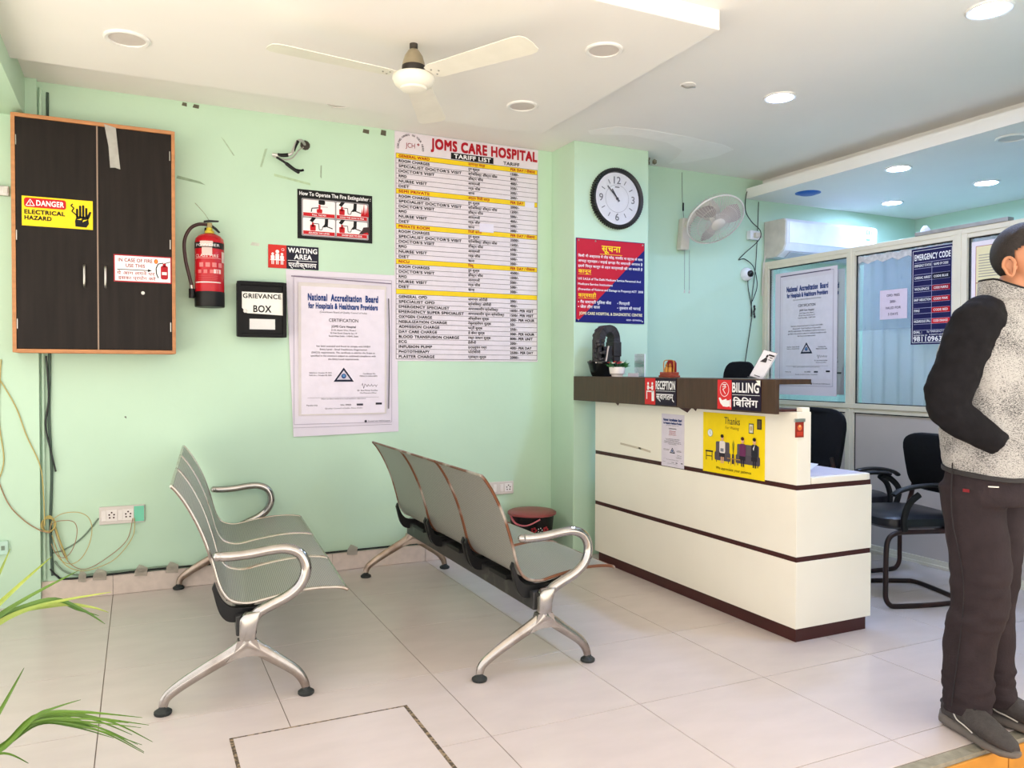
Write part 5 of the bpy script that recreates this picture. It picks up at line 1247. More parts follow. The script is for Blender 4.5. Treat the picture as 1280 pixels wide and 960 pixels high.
p.line(WHITE, [(0.038, 0.122), (0.066, 0.122)], 0.004, 3).line(WHITE, [(0.038, 0.111), (0.066, 0.111)], 0.004, 3).line(WHITE, [(0.046, 0.122), (0.058, 0.117), (0.058, 0.106), (0.046, 0.100), (0.040, 0.100), (0.060, 0.076)], 0.004, 3)
p.poly(WHITE, [(0.010, 0.054), (0.020, 0.058), (0.036, 0.044), (0.052, 0.048), (0.066, 0.052), (0.070, 0.044), (0.090, 0.046), (0.090, 0.016), (0.070, 0.012), (0.042, 0.014), (0.022, 0.030)], 2).rect(WHITE, 0.092, 0.012, 0.099, 0.050, 2, 'printed_shape')
p.poly((250, 244, 236), [(w - 0.03, h), (w, h), (w, h - 0.03)], 4, 'peeled_corner')
p.done()
r, p, w, h = sideboard('small_certificate_sheet', 'small white certificate sheet on the cream counter front', 'paper', 3.694, 0.706, 3.488, 1.003, PAPER, x=2.7097, th=0.0012)
certificate(p, 0.006, 0.01, w - 0.006, h - 0.01, small=True); p.done()
r, p, w, h = sideboard('thanks_poster', 'yellow thanks for waiting poster with seated figures on the counter front', 'poster', 3.327, 0.718, 2.872, 1.030, (245, 214, 10), x=2.7097, th=0.0014)
GY = (92, 84, 92); DK = (40, 34, 44); SK = (226, 176, 140)
p.text(DK, 'Thanks', 0.225, h - 0.054, 0.036, 0.115, bold=0.0, align='C').text((140, 110, 20), 'For Waiting', 0.225, h - 0.078, 0.014, 0.10, align='C', shear=0.2)
p.text((70, 56, 10), 'We appreciate your patience', 0.235, 0.022, 0.014, 0.26, align='C', shear=0.15, bold=0.006)
p.disc((150, 150, 140), 0.058, 0.205, 0.021, 1).disc((228, 236, 240), 0.058, 0.205, 0.018, 2).line(DK, [(0.058, 0.217), (0.058, 0.205), (0.064, 0.199)], 0.002, 3)
p.rect((90, 84, 60), 0.345, 0.222, 0.380, 0.272, 1).rect((226, 222, 200), 0.350, 0.227, 0.375, 0.267, 2).disc((196, 170, 120), 0.3625, 0.248, 0.008, 3, 0.012).rect(DK, 0.402, 0.246, 0.434, 0.296, 1).rect((96, 80, 60), 0.408, 0.252, 0.428, 0.290, 2)
p.rect(DK, 0.022, 0.105, 0.082, 0.113, 2).rect(DK, 0.026, 0.062, 0.031, 0.108, 2).rect(DK, 0.072, 0.062, 0.077, 0.108, 2).rect(DK, 0.026, 0.082, 0.077, 0.086, 2)
for u0, u1 in ((0.095, 0.215), (0.255, 0.425)):
    p.rrect(GY, u0 + 0.008, 0.10, u1 - 0.008, 0.165, 0.008, 1).rrect((82, 74, 84), u0, 0.068, u1, 0.112, 0.008, 2).rect(DK, u0 + 0.012, 0.058, u0 + 0.017, 0.068, 2).rect(DK, u1 - 0.017, 0.058, u1 - 0.012, 0.068, 2)
for u, c_, hair, z in ((0.155, (236, 226, 222), (40, 26, 24), 0.118), (0.305, (112, 50, 92), (70, 30, 34), 0.116), (0.388, (44, 44, 52), (30, 24, 24), 0.118)):
    p.rrect(c_, u - 0.022, z - 0.012, u + 0.022, z + 0.052, 0.012, 4, 'printed_shape').disc(SK, u, z + 0.068, 0.011, 5, 0.013).disc(hair, u, z + 0.077, 0.012, 6, 0.009).rect(SK, u - 0.004, z + 0.05, u + 0.004, z + 0.06, 4, 'printed_shape')
    p.rect(DK, u - 0.022, z - 0.03, u + 0.02, z - 0.010, 5, 'printed_shape').rect(SK if u < 0.2 else DK, u - 0.010, z - 0.062, u - 0.002, z - 0.03, 5, 'printed_shape').rect(SK if u < 0.2 else DK, u + 0.004, z - 0.062, u + 0.012, z - 0.03, 5, 'printed_shape')
p.poly(WHITE, [(0.378, 0.150), (0.392, 0.170), (0.384, 0.140)], 6)
p.rect((130, 130, 140), 0.143, 0.115, 0.167, 0.132, 6)
p.rect((186, 140, 70), 0.195, 0.084, 0.290, 0.088, 7).rect((186, 140, 70), 0.222, 0.052, 0.226, 0.086, 7).rect((186, 140, 70), 0.248, 0.052, 0.252, 0.086, 7).rect((40, 34, 60), 0.230, 0.06, 0.244, 0.11, 6)
for k in range(5): p.line((110, 120, 40), [(0.237, 0.11), (0.229 + 0.004 * k, 0.18 - 0.008 * abs(k - 2))], 0.002, 3)
p.done()
# red tag on the end of the cream post
o = thing('hanging_tag', 'small red picture tag clipped to the end of the cream counter panel', 'tag', (2.7195, 2.6695, 0.945))
MB().box(-0.024, -0.004, 0.0, 0.026, -0.0005, 0.075).build('card', ink((150, 44, 30)), o)
p = Print(o, *FACE_BACK, base=0.0045); p.disc((226, 110, 60), 0.0, 0.045, 0.014, 1).disc((240, 190, 120), 0.0, 0.052, 0.006, 2).rect((196, 60, 40), -0.018, 0.008, 0.02, 0.026, 1).done()
MB().box(-0.032, -0.007, 0.070, 0.034, -0.0005, 0.086).build('clip', M_STEEL, o, bevel=0.002)
# papers on the desk
o = thing('paper_stack', 'curled white papers on the lilac desk top behind the cream panel', 'paper', (2.83, 2.86, 0.7575))
for k in range(3):
    N_ = 8; mb = MB(); vs_ = []; fs_ = []
    for i in range(N_ + 1):
        u = i / N_; z = 0.003 + 0.004 * k + 0.05 * max(0, u - 0.55) ** 1.5 * (1 + 0.4 * k)
        vs_ += [(u * 0.15, -0.03 * k, z), (u * 0.15, 0.2 - 0.03 * k, z), (u * 0.15, 0.2 - 0.03 * k, z + 0.001), (u * 0.15, -0.03 * k, z + 0.001)]
        if i:
            a_ = 4 * i; b_ = a_ - 4
            fs_ += [(b_, a_, a_ + 1, b_ + 1), (b_ + 3, b_ + 2, a_ + 2, a_ + 3), (b_, b_ + 3, a_ + 3, a_), (b_ + 1, a_ + 1, a_ + 2, b_ + 2)]
    mb.add(vs_, fs_).build('sheet', ink((226, 228, 238)), o)

# ------------------------------------------------------------------ objects on the ledge
ZL = 1.2095
M_STONE = mat('dark_resin', (44, 40, 42), rough=0.45, var=0.3, scale=18, bump=0.3, bscale=50)
ft = thing('tabletop_fountain', 'dark arched tabletop fountain with a bowl on the counter ledge', 'fountain', (2.742, 4.385, ZL))
bowl = MB()
def ering(rx, ry, z, n=22, cx=0, cy=0): return [(cx + rx * math.cos(2 * PI * k / n), cy + ry * math.sin(2 * PI * k / n), z) for k in range(n)]
bowl.loft([ering(.072, .055, 0), ering(.085, .066, .03), ering(.098, .078, .075), ering(.106, .084, .092), ering(.104, .082, .098), ering(.090, .070, .090), ering(.085, .065, .08)]).build('bowl', mat('black_glaze', (16, 18, 18), rough=0.15), ft, smooth=True)
# stepped tower with an arch and a carved inner ring
arch = []
for k in range(13):
    a_ = PI * k / 12; arch.append((0.028 - 0.078 * math.cos(PI - a_) * -1, 0.245 + 0.085 * math.sin(a_)))
outer = [(-0.050, 0.06), (-0.050, 0.245)] + [(0.028 + 0.078 * math.cos(PI - PI * k / 12), 0.245 + 0.09 * math.sin(PI * k / 12)) for k in range(1, 12)] + [(0.106, 0.245), (0.106, 0.06)]
inner = [(0.012, 0.06), (0.004, 0.20), (0.002, 0.235), (0.016, 0.272), (0.034, 0.275), (0.042, 0.255), (0.040, 0.20), (0.036, 0.185), (0.03, 0.06)]
tw = MB()
# arch built as a band of boxes round the opening plus solid wall below
for k in range(14):
    a0 = PI * k / 14; a1 = PI * (k + 1) / 14
    q = [(0.030 + 0.080 * math.cos(a0), 0.240 + 0.095 * math.sin(a0)), (0.030 + 0.080 * math.cos(a1), 0.240 + 0.095 * math.sin(a1)), (0.030 + 0.034 * math.cos(a1), 0.240 + 0.046 * math.sin(a1)), (0.030 + 0.034 * math.cos(a0), 0.240 + 0.046 * math.sin(a0))]
    tw.prism(q, (0, -0.042, 0), (1, 0, 0), (0, 0, 1), (0, 0.095 - 0.01 * (k % 2), 0))
tw.build('arch', M_STONE, ft, bevel=0.002)
lw = MB().box(0.062, -0.042, 0.05, 0.112, 0.052, 0.242).box(-0.05, -0.03, 0.05, -0.003, 0.05, 0.242).box(-0.03, -0.030, 0.05, 0.07, 0.045, 0.195)
lw.box(0.058, -0.048, 0.13, 0.116, 0.056, 0.225)
lw.build('tower', M_STONE, ft, bevel=0.004)
MB().tube(smoothpath([(0.025, -0.034, 0.196), (0.012, -0.044, 0.17), (0.002, -0.05, 0.13), (-0.012, -0.055, 0.085)], 5), [0.005] * 15 + [0.006], 7).build('water_spout', mat('pale_spout', (206, 190, 176), rough=0.3), ft, smooth=True)
rk = MB(); rg = random.Random(11)
for k in range(26):
    rk.ball((-0.058 + 0.05 * rg.random(), -0.06 + 0.08 * rg.random(), 0.075 + 0.16 * rg.random() ** 1.2), 0.014 + 0.012 * rg.random(), 7, (1, 1, 0.8))
rk.build('rock_face', M_STONE, ft)
for k, (x, z, t) in enumerate(((-0.082, 0.13, 0.5), (-0.072, 0.195, 0.8), (-0.064, 0.225, 1.0), (-0.075, 0.165, 0.3))):
    MB().ball((x, -0.03, z), 0.016, 8, (0.55, 0.6, 1.2)).build('leaf_knob', M_STONE, ft, smooth=True)
MB().ball((-0.104, -0.02, 0.094), 0.011, 10).build('rim_knob', M_STONE, ft, smooth=True)
MB().box(-0.085, -0.055, 0.084, -0.045, -0.02, 0.094).build('pale_stone', mat('pale_pebble', (214, 204, 196), rough=0.5), ft, bevel=0.004)

fp = thing('flower_pot', 'small white pot of red and white flowers beside the dark fountain', 'flower pot', (2.712, 4.165, ZL))
MB().lathe([(0.034, 0.0), (0.036, 0.012), (0.046, 0.018), (0.050, 0.05), (0.050, 0.06), (0.044, 0.06), (0.042, 0.05), (0.0, 0.05)], 24).build('pot', mat('white_ceramic', (236, 228, 222), rough=0.3), fp, smooth=True)
rg = random.Random(5)
lf = MB()
for k in range(60):
    a_ = rg.random() * 2 * PI; e_ = 0.2 + 1.0 * rg.random(); r0 = 0.035 + 0.03 * rg.random()
    d = Vector((math.cos(a_) * math.cos(e_), math.sin(a_) * math.cos(e_), math.sin(e_))); q = d.orthogonal().normalized() * 0.009
    b0 = Vector((0.02 * math.cos(a_), 0.02 * math.sin(a_), 0.052))
    lf.add([b0, b0 + d * r0 * 0.6 + q, b0 + d * r0 * 1.1, b0 + d * r0 * 0.6 - q], [(0, 1, 2, 3)])
lf.build('foliage', mat('flower_leaves', (60, 118, 58), rough=0.6, var=0.3, scale=60), fp)
for k in range(11):
    a_ = 2 * PI * k / 11 + rg.random() * 0.4; r0 = 0.045 * rg.random() ** 0.5 + (0.01 if k else 0)
    c_ = Vector((r0 * math.cos(a_), r0 * math.sin(a_), 0.094 - 0.25 * r0 + 0.01 * rg.random())); fl = MB()
    for j in range(5):
        b_ = 2 * PI * j / 5; fl.ball(c_ + Vector((0.006 * math.cos(b_), 0.006 * math.sin(b_), 0)), 0.006, 6, (1, 1, 0.5))
    fl.build('flower', ink((176, 40, 48)) if k % 3 else ink((240, 232, 214)), fp)

ah = thing('acrylic_stand', 'empty clear acrylic brochure stand beside the flower pot', 'stand', (2.78, 4.02, ZL))
MB().box(-0.002, -0.055, 0.0, 0.002, 0.055, 0.14).build('back_sheet', M_ACRYL, ah)
MB().box(-0.045, -0.056, 0.0, 0.002, 0.056, 0.004).build('foot', M_ACRYL, ah)
MB().box(-0.047, -0.056, 0.0, -0.045, 0.056, 0.022).build('front_lip', mat('pale_lip', (206, 202, 220), rough=0.3), ah)
MB().box(-0.003, -0.0575, 0.0, 0.003, -0.0545, 0.14).build('lit_edge', mat('acrylic_edge', (226, 236, 240), rough=0.2), ah)

idl = thing('shrine_ornament', 'small red and gold shrine ornament behind the reception sign', 'ornament', (2.735, 3.66, ZL))
M_GOLD = mat('gold_paint', (190, 132, 58), rough=0.35, metal=0.5)
MB().box(-0.035, -0.055, 0.0, 0.035, 0.055, 0.012).box(-0.03, -0.05, 0.012, 0.03, 0.05, 0.03).build('plinth', mat('red_brown_base', (150, 62, 40), rough=0.4), idl, bevel=0.002)
MB().prism([(-0.045, 0.03), (0.045, 0.03), (0.045, 0.082), (0.03, 0.096), (-0.03, 0.096), (-0.045, 0.082)], (0.012, 0, 0), (0, 1, 0), (0, 0, 1), (0.006, 0, 0)).build('back_plate', mat('red_velvet', (140, 24, 34), rough=0.6), idl, bevel=0.002)
MB().tube(smoothpath([(-0.004, -0.046, 0.03), (-0.004, -0.048, 0.078), (-0.004, -0.034, 0.096), (-0.004, 0.034, 0.096), (-0.004, 0.048, 0.078), (-0.004, 0.046, 0.03)], 5), 0.003, 6).build('frame', M_GOLD, idl, smooth=True)
fg_ = MB()
for y in (-0.018, 0.014):
    fg_.loft([ering(.012, .014, 0.03, 12, -0.008, y), ering(.013, .015, 0.045, 12, -0.008, y), ering(.009, .011, 0.06, 12, -0.008, y)]); fg_.ball((-0.008, y, 0.068), 0.008, 10)
    fg_.ball((-0.008, y, 0.078), 0.004, 8)
fg_.build('figurine', M_GOLD, idl, smooth=True)

qs = thing('card_stand', 'white tilted payment card stand next to the billing sign', 'stand', (2.755, 2.985, ZL + 0.002))
ax_ = Vector((0, -1, 0)); up_ = Vector((0.42, -0.22, 0.88)).normalized(); nn = ax_.cross(up_).normalized(); ax_ = up_.cross(nn).normalized()
MB().obox(up_ * 0.075, ax_ * 0.052, up_ * 0.075, nn * 0.0015).build('card', ink((236, 232, 236)), qs)
MB().obox(Vector((0.03, 0, 0.004)), Vector((0.035, 0, 0)), Vector((0, 0.055, 0)), Vector((0, 0, 0.004))).build('foot', M_ACRYL, qs)
nf_ = nn if nn.x < 0 else -nn
p = Print(qs, ax_ if ax_.y < 0 else -ax_, up_, nf_, base=0.0018)
p.frame(BLACK, -0.051, 0.001, 0.051, 0.149, 0.0015, 1).line(BLACK, [(0.002, 0.130), (0.046, 0.130)], 0.008, 1).line(BLACK, [(0.018, 0.118), (0.04, 0.118)], 0.004, 1).line((120, 116, 120), [(-0.022, 0.012), (0.022, 0.012)], 0.005, 1)
p.poly((50, 46, 50), [(-0.034, 0.085), (0.012, 0.088), (0.008, 0.108), (-0.006, 0.116), (-0.016, 0.106)], 1).disc((50, 46, 50), -0.004, 0.121, 0.008, 1).line((90, 86, 90), [(0.016, 0.106), (0.04, 0.106)], 0.004, 1)
p.done()

# ------------------------------------------------------------------ waste bin
bn = thing('waste_bin', 'black waste bin with maroon lid in the corner by the column', 'bin', (2.385, 4.695, 0))
MB().lathe([(0.115, 0.0), (0.12, 0.005), (0.148, 0.285), (0.152, 0.29)], 30).build('bucket', M_BLK, bn, smooth=True)
M_LID = mat('maroon_plastic', (150, 76, 76), rough=0.4)
MB().lathe([(0.158, 0.284), (0.163, 0.288), (0.163, 0.300), (0.15, 0.308), (0.08, 0.316), (0.0, 0.318)], 30).build('lid', M_LID, bn, smooth=True)
MB().tube(smoothpath([(-0.15, 0.02, 0.285), (-0.145, -0.05, 0.24), (-0.10, -0.125, 0.235), (-0.02, -0.16, 0.275)], 5), 0.008, 7, flat=0.6).build('handle', mat('pink_plastic', (206, 110, 124), rough=0.4), bn, smooth=True)
for ang, rgb in ((-1.95, (150, 40, 48)), (-1.35, (170, 60, 66)), (-1.65, (220, 220, 216))):
    fl = MB()
    rr_ = 0.142; c_ = Vector((rr_ * math.cos(ang), rr_ * math.sin(ang), 0.20))
    for j in range(5):
        b_ = 2 * PI * j / 5; t_ = Vector((-math.sin(ang), math.cos(ang), 0))
        fl.ball(c_ + t_ * 0.014 * math.cos(b_) + Vector((0, 0, 0.014 * math.sin(b_))), 0.009 if rgb[1] < 100 else 0.004, 6)
    fl.build('printed_flower', ink(rgb), bn)

# ------------------------------------------------------------------ palm in a pot at the left edge
pl = thing('potted_palm', 'green potted palm whose long leaves reach in from the left edge', 'plant', (-0.62, 2.5, 0))
MB().lathe([(0.11, 0.0), (0.115, 0.01), (0.15, 0.22), (0.16, 0.225), (0.16, 0.25), (0.145, 0.25), (0.14, 0.23), (0.0, 0.225)], 26).build('pot', mat('terracotta', (150, 92, 66), rough=0.7), pl, smooth=True)
M_LEAF = mat('palm_leaf', (104, 140, 52), rough=0.4, rgb2=(62, 100, 36), scale=5, thr=(0.35, 0.7), stretch=(1, 1, 1))
M_LEAFY = mat('palm_leaf_yellowing', (186, 196, 96), rough=0.4, rgb2=(116, 146, 62), scale=7, thr=(0.35, 0.65))
def blade(pts, wmax, m, dy=0.0):
    P_ = smoothpath([(a_ + 0.62, dy * (i / (len(pts) - 1)) ** 1.5, b_) for i, (a_, b_) in enumerate(pts)], 6); n = len(P_); mb = MB(); vs_ = []; fs_ = []
    for i, q in enumerate(P_):
        t = (P_[min(i + 1, n - 1)] - P_[max(i - 1, 0)]).normalized()
        side = t.cross(Vector((0.25, -0.75, 0.6))).normalized(); nrm = side.cross(t)
        f_ = i / (n - 1); wd = wmax * min(1, 0.25 + 2.2 * f_) * (1 - f_ ** 2.2) + 0.0006
        vs_ += [q + side * wd + nrm * wd * 0.35, q - nrm * 0.0008, q - side * wd + nrm * wd * 0.35, q - nrm * 0.0022]
        if i:
            a_ = 4 * i; b_ = a_ - 4
            fs_ += [(b_, a_, a_ + 1, b_ + 1), (b_ + 1, a_ + 1, a_ + 2, b_ + 2), (b_ + 2, a_ + 2, a_ + 3, b_ + 3), (b_ + 3, a_ + 3, a_, b_)]
    mb.add(vs_, fs_).build('leaf', m, pl, smooth=True)
S0 = (-0.60, 0.23)
UP = [[(-.376, .577), (-.302, .659), (-.213, .744)], [(-.367, .561), (-.284, .624), (-.151, .693)], [(-.358, .553), (-.247, .599), (-.072, .616)], [(-.349, .563), (-.228, .608), (-.15, .571), (-.089, .518)], [(-.34, .57), (-.208, .588), (-.13, .569), (-.081, .542)], [(-.349, .567), (-.228, .599), (-.16, .559), (-.107, .527)], [(-.40, .58), (-.36, .66), (-.33, .74)]]
for k, l_ in enumerate(UP):
    blade([(-.585, .24), (-.448, .447)] + l_, 0.010 if k < 4 else 0.008, M_LEAFY if k % 2 == 0 else M_LEAF, dy=-0.06 + 0.03 * k)
DN = [[(-.397, .246), (-.342, .333), (-.274, .466)], [(-.343, .224), (-.258, .307), (-.21, .331), (-.146, .351)], [(-.343, .224), (-.249, .305), (-.152, .305), (-.041, .28)], [(-.343, .224), (-.249, .301), (-.132, .292), (.006, .257)], [(-.343, .224), (-.249, .298), (-.113, .268), (.023, .224)], [(-.343, .222), (-.249, .292), (-.113, .238), (.01, .14)], [(-.343, .222), (-.249, .296), (-.093, .248), (.033, .156)], [(-.343, .222), (-.239, .285), (-.133, .254), (-.021, .179)], [(-.343, .222), (-.249, .272), (-.192, .249), (-.093, .202)], [(-.343, .22), (-.268, .275), (-.201, .24), (-.103, .207)], [(-.415, .185), (-.343, .181), (-.288, .125)]]
for k, l_ in enumerate(DN):
    blade([(-.585, .24), (-.44, .20)] + l_, 0.011 if k == 0 else 0.0062, M_LEAF, dy=-0.10 + 0.02 * k)
for k in range(2, 9):
    l_ = [((a0 + a1) / 2, (b0 + b1) / 2 - 0.004) for (a0, b0), (a1, b1) in zip(DN[k], DN[k + 1] if k < 8 else DN[2])]
    blade([(-.585, .24), (-.44, .20)] + [l_[0]] + [(a_ - 0.012, b_ - 0.012) for a_, b_ in l_[1:]], 0.005, M_LEAF, dy=-0.09 + 0.02 * k)
for k in range(10):
    a_ = 1.9 + k * 0.45; rx = 0.30 + 0.04 * (k % 3)
    pts = [(0, 0.24), (rx * 0.4 * math.cos(a_), 0.5), (rx * 0.8 * math.cos(a_), 0.62), (rx * 1.25 * math.cos(a_), 0.55 - 0.02 * k)]
    P3 = [Vector((0.02, 0, 0.24)), Vector((rx * 0.4 * math.cos(a_), rx * 0.4 * math.sin(a_), 0.5)), Vector((rx * 0.8 * math.cos(a_), rx * 0.8 * math.sin(a_), 0.62)), Vector((rx * 1.2 * math.cos(a_), rx * 1.2 * math.sin(a_), 0.50))]
    if P3[3].x > 0.2: continue
    MB().tube(smoothpath(P3, 5), [0.004 + 0.007 * math.sin(PI * i / 15) for i in range(16)], 4, flat=0.2).build('leaf', M_LEAF, pl, smooth=True)
# ------------------------------------------------------------------ person
from mathutils import noise as mnoise
PB = Vector((2.65, 1.735, 0))
per = thing('person', 'person with black-sleeved grey printed jacket and hand in pocket at the right edge', 'person', PB)
F = Vector((.17, -.985, 0)).normalized(); RG = Vector((F.y, -F.x, 0))       # facing, and the right-hand side
UPV = Vector((0, 0, 1))
def L(x, y, z): return Vector((x, y, z)) - PB            # world to local
def oval(c, a, b, n=24, f=F, r=RG, tilt=Vector((0, 0, 0)), p=2.3):
    out = []
    for k in range(n):
        t = 2 * PI * k / n; ct, st = math.cos(t), math.sin(t)
        x = math.copysign(abs(ct) ** (2 / p), ct) * a; y = math.copysign(abs(st) ** (2 / p), st) * b
        out.append(Vector(c) + r * x + f * y + UPV * (tilt.x * x + tilt.y * y))
    return out
def remesh(mb, name, m, parent, vox, smooth=6, noise=0.0, nscale=6.0):
    ob = mb.build(name + '_tmp', m)
    md = ob.modifiers.new('r', 'REMESH'); md.mode = 'VOXEL'; md.voxel_size = vox
    ms = ob.modifiers.new('s', 'SMOOTH'); ms.iterations = smooth; ms.factor = 0.5
    dg = bpy.context.evaluated_depsgraph_get(); dg.update()
    me = bpy.data.meshes.new_from_object(ob.evaluated_get(dg))
    old = ob.data; bpy.data.objects.remove(ob); bpy.data.meshes.remove(old)
    me.name = name
    if not me.materials: me.materials.append(m)
    for q in me.polygons: q.use_smooth = True
    o2 = bpy.data.objects.new(name, me); COL.objects.link(o2); o2.parent = parent
    return o2
def fold(me, fn):
    me.update()
    ns = [v.normal.copy() for v in me.vertices]
    for v, n_ in zip(me.vertices, ns): v.co += n_ * fn(v.co)
    me.update()
SKIN = mat('skin', (186, 128, 96), rough=0.5, var=0.05, scale=12)
HC = L(2.700, 1.654, 1.624)
# --- body: one continuous figure (head, neck, trunk, limbs inside the clothes)
bd = MB()
def ell(mb, c, f_, r_, u_, n=20, fwd=F, rgt=RG):
    rings = []
    m_ = n // 2
    for i in range(m_ + 1):
        t = PI * i / m_; t = min(max(t, 0.02), PI - 0.02)
        rings.append([Vector(c) + UPV * (u_ * math.cos(t)) + (fwd * math.cos(2 * PI * k / n) * f_ + rgt * math.sin(2 * PI * k / n) * r_) * math.sin(t) for k in range(n)])
    mb.loft(rings)
ell(bd, HC + UPV * 0.018, .095, .074, .092)                     # cranium
ell(bd, HC + F * 0.028 - UPV * 0.045, .062, .056, .070)          # face
ell(bd, HC + F * 0.050 - UPV * 0.092, .036, .036, .026)          # chin
bd.loft([oval(HC + F * 0.088 - UPV * 0.045, .016, .016, 10), oval(HC + F * 0.096 - UPV * 0.036, .012, .012, 10), oval(HC + F * 0.088 + UPV * 0.008, .007, .008, 10)])  # nose
ell(bd, HC + F * 0.086 - UPV * 0.070, .010, .024, .007, 12); ell(bd, HC + F * 0.084 - UPV * 0.081, .010, .021, .007, 12)       # lips
ell(bd, HC + F * 0.074 + UPV * 0.022, .016, .052, .010, 14)      # brow
NK = L(2.668, 1.705, 1.47)
bd.loft([oval(NK - UPV * 0.05, .085, .075), oval(NK, .062, .060), oval(NK + (HC - NK) * 0.45, .053, .056), oval(HC - UPV * 0.05 - F * 0.012, .052, .058)])
TC = L(2.652, 1.733, 0)
bd.loft([oval(TC + UPV * z, a_, b_) for z, a_, b_ in ((.82, .15, .10), (.95, .14, .095), (1.10, .145, .095), (1.28, .165, .105), (1.40, .15, .09), (1.45, .09, .07))])
legR = [(L(2.572, 1.745, .86), .080), (L(2.600, 1.728, .50), .055), (L(2.588, 1.765, .10), .040)]
legL = [(L(2.732, 1.765, .86), .080), (L(2.745, 1.790, .50), .055), (L(2.752, 1.775, .10), .040)]
for lg in (legR, legL): bd.tube(smoothpath([q for q, _ in lg], 5), [0.08, .078, .074, .068, .06, .055, .053, .05, .046, .043, .040], 12)
SC_ = Vector((.546, -.838, 0)); NV = Vector((.838, .546, 0)); Q0 = Vector((2.62, 1.78, 0))
def ST(s_, t_, z_): return Q0 + SC_ * s_ - NV * t_ + UPV * z_ - PB
shR, elR, wrR = ST(.000, .150, 1.400), ST(-.066, .200, 1.135), ST(.072, .165, 1.018)
shL = TC - RG * 0.165 + UPV * 1.40; elL = TC - RG * 0.25 + F * -0.06 + UPV * 1.12; wrL = TC - RG * 0.15 + F * 0.10 + UPV * 1.02
for a_, b_, c_ in ((shR, elR, wrR), (shL, elL, wrL)):
    bd.tube(smoothpath([a_, b_, c_], 5), [.045, .044, .042, .040, .038, .036, .035, .034, .032, .030, .028], 10)
body = remesh(bd, 'body', SKIN, per, 0.0055, 5)
# hands: palms and five bent fingers resting inside the pockets
for wr, inn in ((wrR - RG * 0.075 - F * 0.03, -RG), (wrL + RG * 0.075 - F * 0.03, RG)):
    hm = MB(); fw = (F * 0.35 + inn * 0.15 - UPV * 0.8).normalized(); sd = fw.cross(UPV).normalized(); nn_ = sd.cross(fw)
    hm.loft([[wr + fw * d_ + sd * w_ * math.cos(2 * PI * k / 10) + nn_ * h_ * math.sin(2 * PI * k / 10) for k in range(10)] for d_, w_, h_ in ((0, .022, .016), (.03, .034, .014), (.07, .036, .012), (.085, .034, .010))])
    for i in range(4):
        o_ = wr + fw * 0.08 + sd * (-0.027 + 0.018 * i); ln = (0.055, 0.065, 0.062, 0.048)[i]
        hm.tube(smoothpath([o_, o_ + fw * ln * 0.5 - nn_ * 0.006, o_ + fw * ln * 0.85 - nn_ * 0.025], 3), [.009] * 5 + [.008, .006], 7)
    o_ = wr + fw * 0.02 + sd * 0.03
    hm.tube(smoothpath([o_, o_ + fw * 0.03 + sd * 0.018, o_ + fw * 0.058 + sd * 0.018], 3), [.011] * 5 + [.009, .007], 7)
    hm.build('hand', SKIN, per, smooth=True)
# ear with rim and hollow
for s_ in (1, -1):
    e0 = HC + RG * s_ * 0.072 - UPV * 0.028 - F * 0.006
    em = MB()
    rim_ = [e0 + RG * s_ * (0.010 + 0.008 * math.cos(t)) * 1.0 + F * (-0.004 - 0.018 * math.cos(t) * -1 * 0.9 * -1) * 1.0 + UPV * (0.033 * math.sin(t)) for t in [2 * PI * k / 18 for k in range(18)]]
    rim_ = []
    for k in range(18):
        t = 2 * PI * k / 18; wv = 0.017 if math.sin(t) > 0 else 0.012
        back = -math.cos(t) * wv
        rim_.append(e0 + F * (-back - 0.006 - 0.004 * math.sin(t)) * 1.0 + UPV * (0.031 * math.sin(t)) + RG * s_ * (0.010 + 0.010 * max(0, math.cos(t + PI))))
    em.tube(rim_, 0.0052, 7, closed=True)
    em.loft([[e0 + (q - e0) * f_ + RG * s_ * d_ for q in rim_] for f_, d_ in ((0.96, -0.006), (0.9, -0.002), (0.5, -0.006), (0.1, -0.008))])
    ell(em, e0 - F * 0.002 + RG * s_ * 0.008 - UPV * 0.027, .008, .005, .009, 10)
    ell(em, e0 + F * 0.010 + RG * s_ * 0.006 - UPV * 0.004, .005, .005, .008, 10)
    em.build('ear', SKIN, per, smooth=True)
    ey = HC + F * 0.080 + RG * s_ * 0.030 - UPV * 0.004
    e1 = MB(); ell(e1, ey, .012, .014, .010, 12); eo = e1.build('eye', ink((236, 230, 224)), per, smooth=True)
    e2 = MB(); ell(e2, ey + F * 0.009, .005, .006, .006, 10); e2.build('iris', ink((40, 26, 20)), eo, smooth=True)
    MB().tube([ey + F * .006 + UPV * .018 - RG * s_ * .018, ey + F * .010 + UPV * .022, ey - F * .002 + UPV * .018 + RG * s_ * .02], .004, 6).build('eyebrow', ink((34, 26, 24)), per)
# --- hair: cap grown out of the skull, trimmed at nape, ears and forehead
HAIR = mat('short_black_hair', (34, 27, 25), rough=0.6, var=0.35, scale=90, bump=0.5, bscale=260)
hm = MB(); n = 72; m_ = 48; vs_ = []; fs_ = []; keep = {}
def hairpt(i, k):
    t = PI * i / m_; a_ = 2 * PI * k / n
    d = UPV * math.cos(t) + (F * math.cos(a_) + RG * math.sin(a_)) * math.sin(t)
    fx = d.dot(F); zz = d.dot(UPV); rx = abs(d.dot(RG))
    base = HC + UPV * 0.018 + F * fx * .098 + RG * d.dot(RG) * .0765 + UPV * zz * .096
    return base, fx, zz, rx
def hair_lim(fx):
    return -0.86 if fx < -0.22 else (-0.86 + (fx + 0.22) * 2.9 if fx < 0.10 else 0.07 + (fx - 0.10) * 0.75)
def in_hair(fx, zz, rx):
    return zz > hair_lim(fx)
